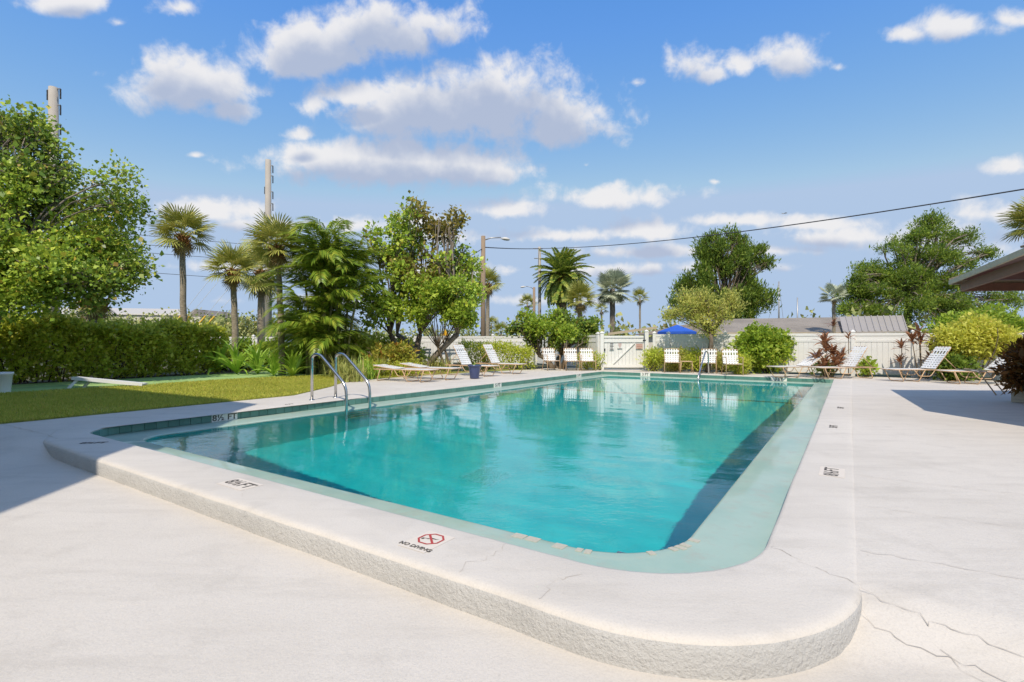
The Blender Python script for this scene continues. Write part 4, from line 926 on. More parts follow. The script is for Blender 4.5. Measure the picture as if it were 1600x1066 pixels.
# shelter roof at the right
root = empty('shelter_roof', (10.5, 7.0, 0), 0, 'brown timber shelter roof jutting in at the right edge', 'shelter')
EV = [Vector((8.72, 10.2, 2.36)), Vector((6.62, 6.58, 2.36)), Vector((6.7, 4.9, 2.36)), Vector((12.6, 2.6, 2.36)), Vector((15.0, 9.8, 2.36))]; EV = [v - Vector((10.5, 7, 0)) for v in EV]; APX = Vector((.9, .1, 3.75))
def ring_at(k, dz): return [v.lerp(Vector((APX.x, APX.y, v.z)), k) + Vector((0, 0, dz + (APX.z - 2.36) * k)) for v in EV]
n = len(EV); mb = MB(); top = ring_at(0, .0)
mb.add(top + [APX], [(( i + 1) % n, i, n) for i in range(n)]); rf = mb.build('roof', M_shing2, root)
mb = MB(); mb.add(ring_at(.03, -.05) + ring_at(.93, -.16), [((i, (i+1) % n, n+(i+1) % n, n+i)) for i in range(n)]); mb.build('soffit', M_soffit, root)
for i in range(n):
    mb = MB(); A_, B_ = EV[i], EV[(i+1) % n]; mb.bar(A_ + Vector((0, 0, -.045)), B_ + Vector((0, 0, -.045)), .035, .085); mb.build('fascia', M_fascia, root)
    i0, i1 = A_.lerp(Vector((APX.x, APX.y, A_.z)), .045), B_.lerp(Vector((APX.x, APX.y, B_.z)), .045)
    mb = MB(); mb.bar(i0 + Vector((0, 0, -.155)), i1 + Vector((0, 0, -.155)), .05, .15); mb.build('beam', M_beam, root)
    mb = MB(); mb.bar(A_ + Vector((0, 0, .012)), APX + Vector((0, 0, .012)), .16, .03); mb.build('ridge_cap', M_shing2, rf)
for k in range(9):                                   # boards along the slope facing the pool
    t0, t1 = .04 + k * .1, .04 + k * .1 + .096; mb = MB(); A_, B_ = EV[0], EV[1]; T_ = Vector((APX.x, APX.y, A_.z)); z_ = APX.z - 2.36
    c_ = [A_.lerp(T_, t0) + Vector((0, 0, z_ * t0)), B_.lerp(T_, t0) + Vector((0, 0, z_ * t0)), B_.lerp(T_, t1) + Vector((0, 0, z_ * t1)), A_.lerp(T_, t1) + Vector((0, 0, z_ * t1))]
    mb.add([v + Vector((0, 0, .012)) for v in c_] + [v + Vector((0, 0, .004)) for v in c_], [(3,2,1,0), (0,1,5,4)]); mb.build('shingle_course', M_shing2, rf)
for x, y in ((11.2, 8.6), (9.5, 4.9), (12.6, 8.4), (12.2, 4.6)):
    mb = MB(); mb.box(x - 10.5 - .07, x - 10.5 + .07, y - 7 - .07, y - 7 + .07, -.01, 2.30); mb.build('post', M_beam, root)

# ================================================================== FENCES AND GATE
def bmesh_box(name, sx, sy, sz, m, bv=.006):
    b = MB(); b.box(-sx/2, sx/2, -sy/2, sy/2, 0, sz); return b.mesh(name, m)
_bm = {}
def boxpart(name, root, M, sx, sy, sz, m):
    k = (name, round(sx, 3), round(sy, 3), round(sz, 3), m.name)
    if k not in _bm: _bm[k] = bmesh_box(name, sx, sy, sz, m)
    return obj(name, _bm[k], root, M)
def post(root, x, y, h, sz=.115):
    p = boxpart('post', root, Matrix.Translation((x, y, -.05)), sz, sz, h + .05, M_white)
    b = MB(); s = sz * .62; b.add([(-s, -s, 0), (s, -s, 0), (s, s, 0), (-s, s, 0), (-s, -s, .022), (s, -s, .022), (s, s, .022), (-s, s, .022), (0, 0, .085)], [(0,1,5,4), (1,2,6,5), (2,3,7,6), (3,0,4,7), (4,5,8), (5,6,8), (6,7,8), (7,4,8)])
    obj('post_cap', b.mesh('post_cap', M_white), p, Matrix.Translation((0, 0, h + .052)))
def fence(label, A_, B_, h, posts, board=.155, lattice=False, name='vinyl_fence', mid=.30):
    A_, B_ = Vector(A_), Vector(B_); d = B_ - A_; L = d.length; rz = math.atan2(d.y, d.x)
    root = empty(name, (A_.x, A_.y, 0), rz, label, 'fence', 'white vinyl fences round the pool')
    for t in posts: post(root, t * L, 0, h + .03)
    for (t0, t1) in zip(posts, posts[1:]):
        x0, x1 = t0 * L + .0585, t1 * L - .0585; xm = (x0 + x1) / 2; w_ = x1 - x0
        for z, hh in ((.05, .14), (h - mid, .075), (h - .095, .09)): boxpart('rail', root, Matrix.Translation((xm, 0, z)), w_, .05, hh, M_white)
        n = max(1, int(round(w_ / board))); bw = w_ / n
        for i in range(n):
            boxpart('board', root, Matrix.Translation((x0 + bw * (i + .5), 0, .191)), bw - .006, .024, h - mid - .192, M_white)
        boxpart('top_panel', root, Matrix.Translation((xm, 0, h - mid + .076)), w_ - .004, .02, mid - .172, M_white)
    return root
F0, F1, F2 = Vector((5.36, 20.4, 0)), Vector((12.98, 16.55, 0)), Vector((16.5, 14.75, 0))
fence('white vinyl fence right of the gate behind the chairs and loungers', F0 + Vector((.28, -.14, 0)), F1, 1.42, [0, .065, .315, .56, .80, 1.0])
fence('white vinyl fence section in shade behind the golden shrub', F1 + (F2 - F1).normalized() * .12, F2, 1.40, [0, .5, 1.0])
mb = MB()
fence('white vinyl fence behind the low square hedge on the left', at(560, 27), at(832, 25.8), 1.40, [.02, .28, .55, .78, 1.0])
fence('white vinyl fence glimpsed behind the crinum lilies left of the sabal trunks', at(300, 27.5), at(545, 27.2), 1.38, [0, .20, .395, .60, .8, 1.0])
fence('white vinyl fence running back from the gate behind the low spreading tree', at(838, 25.6), Vector((3.5, 20.55, 0)), 1.40, [0, .5, .985])
# gate
G0, G1 = Vector((3.62, 20.5, 0)), Vector((5.30, 20.42, 0)); dg = G1 - G0; Lg = dg.length
root = empty('garden_gate', G0, math.atan2(dg.y, dg.x), 'wide white board gate with diagonal brace and three signs', 'gate')
for x in (-.02, Lg + .06): post(root, x, 0, 1.52 if x > 0 else 1.46, .14)
for z, hh in ((.10, .11), (1.10, .12), (1.28, .08)): boxpart('rail', root, Matrix.Translation((Lg / 2, -.03, z)), Lg - .12, .035, hh, M_white)
n = 11
for i in range(n): boxpart('board', root, Matrix.Translation((.07 + (Lg - .12) / n * (i + .5), 0, .06)), (Lg - .12) / n - .007, .02, 1.27, M_white)
mb = MB(); mb.bar((.42, -.032, .24), (1.28, -.032, 1.08), .03, .07, up=(0, 1, 0)); mb.build('brace', M_white, root)
M_iron = plain('dark_iron', (.05, .05, .05), .5, .6)
for z in (.3, 1.15): boxpart('hinge', root, Matrix.Translation((Lg - .03, -.06, z)), .12, .02, .05, M_iron)
boxpart('latch', root, Matrix.Translation((.08, -.06, .75)), .06, .03, .10, M_iron)
def sign(name, label, x, z, w_, h_, face, ink, rows):
    r_ = empty(name, G0 + dg.normalized() * x + Vector((0, -.06, z)), math.atan2(dg.y, dg.x), label, 'sign', None)
    boxpart('plate', r_, Matrix.Translation((0, 0, 0)), w_, .008, h_, face)
    for i, (f0, f1, t) in enumerate(rows):
        boxpart('print', r_, Matrix.Translation((w_ * (f0 + f1 - 1) / 2, -.0055, h_ * (1 - (i + .8) / len(rows)))), w_ * (f1 - f0) * .9, .002, h_ / len(rows) * t, ink)
M_ink = plain('black_ink', (.03, .03, .03), .7); M_red = plain('faded_red_ink', (.42, .20, .15), .7); M_pink = plain('faded_red_plate', (.55, .38, .32), .7)
sign('rules_sign', 'small sign with dense dark lines at the left of the white gate', .36, .80, .17, .27, M_whitep, M_ink, [(.05, .95, .6), (.05, .9, .6), (.05, .95, .6), (.1, .8, .5), (.05, .95, .6)])
sign('notice_sign', 'faded reddish square sign near the middle of the white gate', .68, .86, .20, .20, M_whitep, M_red, [(.1, .9, .55), (.15, .85, .55), (.2, .8, .4), (.3, .7, .4)])
sign('notice_sign', 'faded pink sign at the upper right of the white gate', 1.45, .84, .27, .20, M_pink, M_red, [(.06, .94, .35), (.06, .94, .35), (.2, .8, .3)])
mb = MB(); mb.add([W(8.15, 18.86, .004), W(6.3, 18.86, .004), (5.35, 20.9, .004), (3.6, 20.9, .004)], [(0,1,2,3)]); tag(mb.build('gate_path', M_deck), kind='structure')

# ================================================================== POLES, WIRES, LAMPS
M_conc = plain('pole_concrete', (.42, .38, .33), .9, 0, .12, 3, .2); M_wood = plain('pole_wood', (.30, .22, .15), .9, 0, .25, 4, .3)
M_black = plain('black_rubber', (.03, .03, .03), .6); M_grey = plain('grey_metal', (.42, .42, .42), .45, .6); M_wire = plain('wire', (.06, .06, .065), .6)
def pole(name, label, px, Y, py_top, r0, r1, m, group='utility poles'):
    p = at(px, Y); top = at(px, Y, py=py_top).z; root = empty(name, p, 0, label, 'pole', group)
    mb = MB(); mb.tube([(0, 0, -.33), (0, 0, top * .5), (0, 0, top)], [r0, (r0 + r1) / 2, r1], 14); mb.build('shaft', m, root, True); return root, top
def insulators(root, x, zs, side=1):
    for z in zs:
        mb = MB(); mb.tube([(0, 0, z), (x * side, 0, z)], .025, 6); mb.build('bracket', M_grey, root)
        mb = MB(); mb.lathe([(0, .45)] + [v for i in range(8) for v in ((.022, .44 - i * .055), (.045, .42 - i * .055), (.02, .40 - i * .055))] + [(0, 0)], 10, (x * side, 0, z - .45)); mb.build('insulator', M_black, root, True)
rt, top = pole('utility_pole', 'pale concrete utility pole rising behind the big left tree', 83.5, 22, 137, .22, .17, M_conc); insulators(rt, .30, [top - .05, top - .75, top - 1.6, top - 2.6]); insulators(rt, .26, [top - .1], -1)
rt2, top2 = pole('utility_pole', 'pale concrete utility pole above the slim sabal palm', 419, 30.5, 250, .22, .16, M_conc); insulators(rt2, .28, [top2 - .35, top2 - .95, top2 - 1.9, top2 - 2.6, top2 - 3.4]); insulators(rt2, .2, [top2 - 1.6, top2 - 3.1], -1)
rt3, top3 = pole('utility_pole', 'grey pole directly left of the date palm', 843, 47, 386, .16, .13, M_conc)
mb = MB(); mb.tube([(-.6, 0, top3 - .15), (.3, 0, top3 - .15)], .05, 6); mb.build('crossarm', M_grey, rt3)
mb = MB(); mb.tube([(-.5, 0, top3 - 1.05), (.2, 0, top3 - 1.05)], .04, 6); mb.build('crossarm', M_grey, rt3)
def lamp(label, px, Y, py_top, r0, arm, dz, head, name='street_lamp'):
    rt, top = pole(name, label, px, Y, py_top, r0, r0 * .8, M_wood, 'street lamps'); rt['category'] = 'street lamp'
    mb = MB(); mb.tube([(0, 0, top - .25), (arm * .35, 0, top - .1 + dz * .6), (arm * .8, 0, top - .08 + dz)], .035, 7); mb.build('arm', M_grey, rt, True)
    mb = MB(); s = 1 if arm > 0 else -1; x0 = arm * .78; prof = [(0, .03), (.15, .07), (.4, .14), (.7, .15), (.95, .10), (1.05, .01)]
    for t, r_ in prof:
        for j in range(12): th = 2 * math.pi * j / 12; mb.v.append((x0 + s * head * t, r_ * math.cos(th), top - .08 + dz - .06 + r_ * .75 * math.sin(th) * (1.0 if math.sin(th) > 0 else .7) - t * .06))
    for i in range(len(prof) - 1):
        for j in range(12): mb.f.append((i*12+j, i*12+(j+1)%12, (i+1)*12+(j+1)%12, (i+1)*12+j)); mb.m.append(0)
    mb.build('lamp_head', plain('lamp_housing', (.62, .60, .56), .5), rt, True); return rt, top
lampA, topA = lamp('wooden street lamp pole with curved arm, standing behind the left fence', 755, 28.7, 369, .15, 1.25, .0, .5)
lampB, topB = lamp('distant grey pole with small lamp arm left of the date palm', 834.5, 55, 449, .17, -1.1, .2, .6)
M_guy = plain('guy_wire_white', (.7, .7, .68), .5); M_yel = plain('yellow_guard', (.62, .38, .02), .5)
def wire(label, pts, r=.012, sag=0.0, name='overhead_wire', m=M_wire, cat='wire', group='overhead wires', n=24):
    P = []
    for a_, b_ in zip(pts, pts[1:]):
        a_, b_ = Vector(a_), Vector(b_)
        for i in range(n): t = i / n; P.append(a_.lerp(b_, t) - Vector((0, 0, sag * 4 * t * (1 - t))))
    P.append(Vector(pts[-1])); o_ = P[0]; mb = MB(); mb.tube([p - o_ for p in P], r, 5); o = mb.build(name, m, None, True); o.location = o_; tag(o, label, cat, group); return o
pB = at(843, 47, py=388.5); pA = at(757, 28.7, py=386.5)
wire('thick wire from the street lamp across the date palm to the upper right', [pA, pB], .030, .05); 
wire('thick black wire sweeping up to the right edge of the sky', [pB, at(1800, 15, py=262)], .026, .55)
wire('short wire dropping left from the street lamp into the trees', [pA, at(640, 26, py=440)], .022, .2)
p1, p2 = rt.location, rt2.location
for i, (z1, z2, lb) in enumerate([(372, 388, 'uppermost'), (388, 399, 'second'), (401, 410, 'third'), (432, 440, 'lowest')]):
    wire(f'{lb} of four thin power lines crossing behind the sabal palms', [at(60, 26, py=z1 - 20), at(560, 36, py=z2 + 6)], .014, .1)
for i, (x0, y0, x1, y1) in enumerate([(264, 511, 400, 345), (275, 513, 404, 365), (300, 513, 412, 385), (313, 513, 416, 405)]):
    Y = 29.5 - i * .2; a_, b_ = at(x0, Y, py=y0 + 6), at(x1, 30.3, py=y1); lb = ['leftmost', 'second', 'third', 'rightmost'][i]
    w_ = wire(f'{lb} of four slanting guy wires with yellow guards behind the hedge', [a_, b_], .011, 0, 'guy_wire', M_guy, 'guy wire', 'guy wires of the second pole')
    dd = (b_ - a_).normalized(); mb = MB(); mb.tube([dd * .05, dd * 1.15], .05, 8); mb.build('guard', M_yel, w_, True)
# masts behind the roofs
for px, Y, pt, lb in [(1217, 55, 440, 'tall grey sailboat mast with stays right of the dark cedar'), (1246, 62, 465, 'shorter bare mast right of the tall mast')]:
    p = at(px, Y, -.3); h = at(px, Y, py=pt).z + .3; root = empty('sailboat', p, 0, lb, 'sailboat', 'sailboats behind the house')
    mb = MB(); mb.tube([(0, 0, .9), (0, 0, h)], [.10, .07], 8); mb.build('mast', M_grey, root, True)
    mb = MB(); L_ = 3.6
    for s in (-1, 1):
        mb.add([(-L_ , 0, .9), (-L_ * .3, s * .9, .9), (L_ * .5, s * 1.0, .9), (L_, s * .7, .9), (-L_ * .8, 0, 0), (-L_ * .2, s * .5, 0), (L_ * .5, s * .6, 0), (L_ * .95, s * .5, 0)], [(0,1,5,4), (1,2,6,5), (2,3,7,6)])
    mb.add([(-L_, 0, .9), (-L_ * .3, .9, .9), (L_ * .5, 1.0, .9), (L_, .7, .9), (L_, -.7, .9), (L_ * .5, -1.0, .9), (-L_ * .3, -.9, .9)], [(0,6,5,4,3,2,1)]); mb.build('hull', M_whitep, root)
    if px == 1217:
        for s in (-1.9, .8): mb = MB(); mb.tube([(0, 0, h - .1), (s, 0, .9)], .018, 4); mb.build('stay', M_grey, root)
# small aircraft low in the sky
p = at(1226, 900, py=333.5); root = empty('airplane', p, 0, 'tiny dark aircraft in the sky above the long wire', 'airplane'); root.rotation_euler = (0, R(-8), 0)
mb = MB(); mb.tube([(-5, 0, 0), (-3, 0, .1), (2, 0, .1), (4.4, 0, 0), (5, 0, 0)], [.25, .55, .7, .45, .1], 8); mb.build('fuselage', M_grey, root, True)
mb = MB(); mb.box(-.9, .9, -6, 6, .3, .45); mb.build('wing', M_grey, root); mb = MB(); mb.box(-5, -4.2, -.08, .08, 0, 1.8); mb.build('tail_fin', M_grey, root)

# ================================================================== POOL FITTINGS
M_steel = plain('stainless_steel', (.55, .54, .52), .22, 1.0, .08, 12)
def bend(pts, r, n=6):                                # round the corners of a polyline
    pts = [Vector(p) for p in pts]; out = [pts[0]]
    for a_, b_, c_ in zip(pts, pts[1:], pts[2:]):
        rr_ = min(r, (a_ - b_).length * .48, (c_ - b_).length * .48); p0 = b_ + (a_ - b_).normalized() * rr_; p1 = b_ + (c_ - b_).normalized() * rr_
        for i in range(n + 1): t = i / n; out.append((p0.lerp(b_, t)).lerp(b_.lerp(p1, t), t))
    return out + [pts[-1]]
root = empty('pool_ladder', W(8.72, 6.45), -PHI, 'stainless steel pool ladder with two looped rails on the left edge', 'ladder')
Ri = Matrix.Rotation(PHI, 3, 'Z')
def lad(a, q, z): v = Vector(W(a, q, z)) - Vector(W(8.72, 6.45)); v = Ri @ v; return v
for qq in (6.17, 6.72):
    mb = MB(); mb.tube(bend([lad(8.76, qq, -.01), lad(8.76, qq, .88), lad(8.52, qq, .90), lad(7.74, qq, .32), lad(7.72, qq, -1.15)], .16), .027, 12); rl = mb.build('rail', M_steel, root, True)
    mb = MB(); mb.lathe([(.024, .012), (.052, .010), (.055, .0), ], 16, lad(8.76, qq, 0)); mb.build('flange', M_steel, rl, True)
for z in (-.36, -.62, -.88): mb = MB(); a_, b_ = lad(7.72, 6.19, z), lad(7.72, 6.70, z); mb.bar(a_, b_, .09, .03); mb.build('tread', M_steel, root)
root = empty('handrail', W(4.2, 18.6), -PHI, 'single bent steel handrail at the far pool edge by the chairs', 'handrail')
def hr(a, q, z): return Ri @ (Vector(W(a, q, z)) - Vector(W(4.2, 18.6)))
mb = MB(); mb.tube(bend([hr(4.12, 18.62, -.01), hr(4.14, 18.62, .76), hr(4.17, 18.35, .80), hr(4.2, 17.5, -.02), hr(4.2, 17.35, -.5)], .12), .024, 10); mb.build('rail', M_steel, root, True)
# depth markings
def text_mesh(s, size, m, name='lettering', ext=.0008, bold=.0):
    cu = bpy.data.curves.new('txt', 'FONT'); cu.body = s; cu.size = size; cu.align_x = 'CENTER'; cu.align_y = 'CENTER'; cu.extrude = ext; cu.offset = bold; cu.resolution_u = 3
    t = bpy.data.objects.new('txt', cu); COL.objects.link(t); dg_ = bpy.context.evaluated_depsgraph_get(); me = bpy.data.meshes.new_from_object(t.evaluated_get(dg_)); me.name = name
    bpy.data.objects.remove(t); bpy.data.curves.remove(cu); me.materials.clear(); me.materials.append(m); return me
M_tilew = plain('white_tile', (.80, .78, .72), .35, 0, .08, 14); M_mark, t_, b_ = mat('worn_black_paint'); g_ = t_.add('ShaderNodeNewGeometry')
t_.link(t_.mix(t_.maprange(t_.noise(g_.outputs['Position'], 55, 6, .8), .50, .66), (.06, .052, .045), (.50, .45, .38)), b_.inputs['Base Color']); b_.inputs['Roughness'].default_value = .85; M_redm = plain('red_sign_paint', (.42, .05, .045), .7, 0, .2, 30)
def wall_mark(txt, label, a, q, nrm, wd, hh=.115, sx=1.0):
    # two white tiles set in the wall, facing along nrm
    y = -Vector(nrm); x = Vector((-nrm[1], nrm[0], 0)); p = Vector(W(a, q, -.073))
    root = bpy.data.objects.new('depth_marker', None); COL.objects.link(root); tag(root, label, 'depth marker', 'depth markers on the pool wall')
    root.matrix_world = Matrix(((x.x, y.x, 0, p.x), (x.y, y.y, 0, p.y), (0, 0, 1, p.z), (0, 0, 0, 1)))
    for s in (-1, 1):
        b = MB(); b.box(-wd / 4 + .0015, wd / 4 - .0015, -.014, .0, -hh / 2, hh / 2); obj('plate', b.mesh('plate', M_tilew), root, Matrix.Translation((s * wd / 4, 0, 0)))
    me = text_mesh(txt, hh * 1.12, M_mark, bold=.0028); obj('lettering', me, root, Matrix.Translation((0, -.0155, 0)) @ Matrix.Rotation(R(90), 4, 'X') @ Matrix.Scale(sx, 4, (1, 0, 0)))
nL = Vector((UY - .0163, -UX - .0246, 0)).normalized(); nF = Vector((-UX, -UY, 0))
wall_mark('8½ FT', 'white tile reading 8½ FT on the left pool wall near the shaded corner', 8.376, 4.30, nL, .40, sx=1.1)
wall_mark('5 FT', 'white tile reading 5 FT on the left pool wall below the blue planter', 8.160, 11.6, nL, .34)
wall_mark('3 FT', 'white depth tile on the left pool wall close to the far corner', 8.03, 16.4, nL, .36)
wall_mark('3 FT', 'white tile reading 3 FT on the far pool wall in front of the gate', 6.28, 18.343, nF, .36)
wall_mark('3 FT', 'white tile reading 3 FT on the far pool wall below the leftmost right-hand lounger', 1.92, 18.343, nF, .46)
def deck_mark(txt, label, px, py, wd, size, rz, z=.0, frame=True, sx=1.0):
    Y = 920 / (py - 533); p = at(px, Y); root = empty('deck_marker', (p.x, p.y, .0015), rz, label, 'depth marker', 'depth markers painted on the coping')
    if frame: b = MB(); b.box(-wd / 2, wd / 2, -size * .62, size * .62, 0, .002); obj('plate', b.mesh('plate', M_platew), root)
    obj('lettering', text_mesh(txt, size, M_mark, ext=.0004, bold=.003), root, Matrix.Translation((0, 0, .003)) @ Matrix.Scale(sx, 4, (1, 0, 0))); return root
M_platew = plain('marker_patch', (.67, .60, .52), .8, 0, .06, 20)
near_rz = math.atan2(-UX, UY) ; right_rz = math.atan2(UY, UX)
deck_mark('8½FT', 'faded 8½FT painted on the near coping left of the no diving mark', 375, 757, .36, .15, near_rz, sx=.9)
deck_mark('8½FT', 'faded 8½FT painted on the right coping facing the pool', 1300, 738, .36, .15, right_rz, sx=.9)
deck_mark('5 FT', 'worn depth mark farther along the right coping', 1303, 667, .34, .13, right_rz, frame=False)
deck_mark('3 FT', 'small worn depth mark at the far part of the right coping', 1314, 637.5, .34, .13, right_rz, frame=False)
deck_mark('8½FT', 'worn depth mark in shade on the left end of the near coping', 146, 692.5, .3, .11, near_rz + R(40), frame=False)
deck_mark('6 FT', 'worn dark mark on the left coping in front of the ladder', 452, 632, .3, .09, near_rz + R(90), frame=False)
Y = 920 / (846 - 533); p = at(668, Y); root = empty('no_diving_mark', (p.x, p.y, .0015), near_rz, 'red octagonal no diving symbol with lettering on the near coping', 'sign')
b = MB(); b.box(-.10, .10, -.135, .125, 0, .0015); obj('plate', b.mesh('plate', M_platew), root)
b = MB(); o8 = [(.082 * math.cos(R(22.5 + 45 * i)), .082 * math.sin(R(22.5 + 45 * i))) for i in range(8)]; i8 = [(x * .84, y * .84) for x, y in o8]
b.add([(x, y + .03, .0030) for x, y in o8] + [(x, y + .03, .0030) for x, y in i8], [(i, (i+1) % 8, 8+(i+1) % 8, 8+i) for i in range(8)]); obj('octagon', b.mesh('octagon', M_redm), root)
b = MB(); b.bar((-.05, .075, .0036), (.05, -.015, .0036), .014, .0012); obj('slash', b.mesh('slash', M_redm), root)
b = MB(); b.add([(-.05, .022, .003), (-.015, .03, .003), (.0, .045, .003), (.03, .044, .003), (.05, .05, .003), (.03, .036, .003), (.0, .032, .003), (-.015, .018, .003)], [(0,7,1), (1,7,6,2), (2,6,5,3), (3,5,4)]); b.lathe([(.0, .0), (.011, .0)], 10, (-.048, .012, .0032)); obj('diver', b.mesh('diver', M_mark), root)
obj('lettering', text_mesh('NO DIVING', .045, M_mark, ext=.0004, bold=.0012), root, Matrix.Translation((0, -.10, .003)))

# ================================================================== FURNITURE
M_tan = plain('tan_tube', (.56, .37, .21), .4, 0, .08, 10); M_strap = plain('white_strap', (.80, .79, .77), .45, 0, .04, 10)
def strap_between(root, pts, wd, sagv=.008, name='strap', cache={}):
    # a flat vinyl strap along a polyline; alike straps share their mesh
    o_ = Vector(pts[0]); key = (tuple(tuple(round(c, 3) for c in (Vector(p) - o_)) for p in pts), wd)
    if key not in cache:
        b = MB(); P = [Vector(p) - o_ for p in pts]
        d = (P[-1] - P[0]).normalized(); up = Vector((0, 0, 1)) if abs(d.z) < .9 else Vector((0, 1, 0))
        for i, p in enumerate(P):
            dd = (P[min(i+1, len(P)-1)] - P[max(i-1, 0)]).normalized(); side = dd.cross(STRAP_N[0]).normalized() * wd / 2; nn = side.cross(dd).normalized() * .0018
            b.v += [tuple(p + side + nn), tuple(p - side + nn), tuple(p - side - nn), tuple(p + side - nn)]
        for i in range(len(P) - 1):
            for j in range(4): b.f.append((4*i+j, 4*i+(j+1) % 4, 4*i+4+(j+1) % 4, 4*i+4+j)); b.m.append(0)
        b.f += [(3,2,1,0), tuple(4*(len(P)-1)+j for j in range(4))]; b.m += [0, 0]; cache[key] = b.mesh(name, M_strap)
    return obj(name, cache[key], root, Matrix.Translation(o_))
STRAP_N = [Vector((0, 0, 1))]
def make_chair(label):
    root = empty('strap_chair', (0, 0, 0), 0, label, 'chair', 'white strap chairs on the pool deck'); w_ = .27
    for s in (-1, 1):
        x = s * w_
        mb = MB(); mb.tube(bend([(x, -.26, 0), (x, -.24, .36), (x, -.26, .60), (x, .20, .60)], .07), .013, 8); mb.build('leg', M_tan, root, True)
        mb = MB(); mb.tube(bend([(x, .28, 0), (x * .93, .14, .36), (x * .93, .27, .86)], .05), .013, 8); mb.build('leg', M_tan, root, True)
        mb = MB(); mb.tube([(x * .93, -.24, .37), (x * .93, .15, .34)], .012, 8); mb.build('seat_rail', M_tan, root, True)
    mb = MB(); mb.tube([(-w_ * .93, -.24, .37), (w_ * .93, -.24, .37)], .012, 8); mb.build('seat_rail', M_tan, root, True)
    mb = MB(); mb.tube([(-w_ * .93, .27, .86), (w_ * .93, .27, .86)], .012, 8); mb.build('back_rail', M_tan, root, True)
    STRAP_N[0] = Vector((0, 0, 1))
    for i in range(6): y = -.215 + i * .065; strap_between(root, [(-w_ * .95, y, .385), (0, y, .372), (w_ * .95, y, .385)], .05)
    for i in range(5): x = (-2 + i) * .09; strap_between(root, [(x, -.25, .387), (x, -.05, .366), (x, .15, .358)], .048)
    STRAP_N[0] = Vector((0, -1, .25))
    for i in range(6):
        if i == 4: continue
        z = .42 + i * .072; y = .14 + (z - .36) * .26; strap_between(root, [(-w_ * .95, y - .012, z), (0, y + .006, z), (w_ * .95, y - .012, z)], .052)
    for i in range(5): x = (-2 + i) * .09; strap_between(root, [(x, .135, .37), (x, .215, .62), (x, .262, .865)], .048)
    return root
def place(o, loc, rz, label): o.location = loc; o.rotation_euler = (0, 0, rz); o['label'] = label
spots = [(861, 20.2, .35, 'leftmost of the three strap chairs under the low spreading tree'), (893, 20.0, .1, 'middle one of the three strap chairs under the low spreading tree'), (918, 19.9, .05, 'strap chair under the low tree nearest the white gate'),
         (1050, 18.75, -.25, 'strap chair right of the gate, left of the small side table'), (1107, 18.2, -.45, 'strap chair partly hidden by the far steel handrail'), (1144, 17.35, -.1, 'strap chair directly left of the hibiscus bush')]
ch0 = make_chair(spots[0][3])
bpy.context.view_layer.update()
chairs = [ch0] + [copy_tree(ch0) for _ in spots[1:]]
for c_, (px, Y, rz, lb) in zip(chairs, spots): place(c_, at(px, Y), rz, lb)
def make_table(label):
    root = empty('side_table', (0, 0, 0), 0, label, 'table')
    for sx in (-1, 1):
        for sy in (-1, 1): mb = MB(); mb.tube([(sx * .22, sy * .2, 0), (sx * .18, sy * .16, .40)], .012, 8); mb.build('leg', M_tan, root, True)
    mb = MB(); mb.tube(bend([(-.2, 0, .41), (-.2, -.18, .41), (.2, -.18, .41), (.2, .18, .41), (-.2, .18, .41), (-.2, 0, .41)], .05), .013, 8); mb.build('top_frame', M_tan, root, True)
    mb = MB(); mb.box(-.185, .185, -.165, .165, .405, .415); mb.build('top', plain('table_top', (.50, .36, .22), .3), root); return root
place(make_table('small tan side table between two strap chairs'), at(1072, 18.6), -.2, 'small tan side table between two strap chairs at the far pool edge')
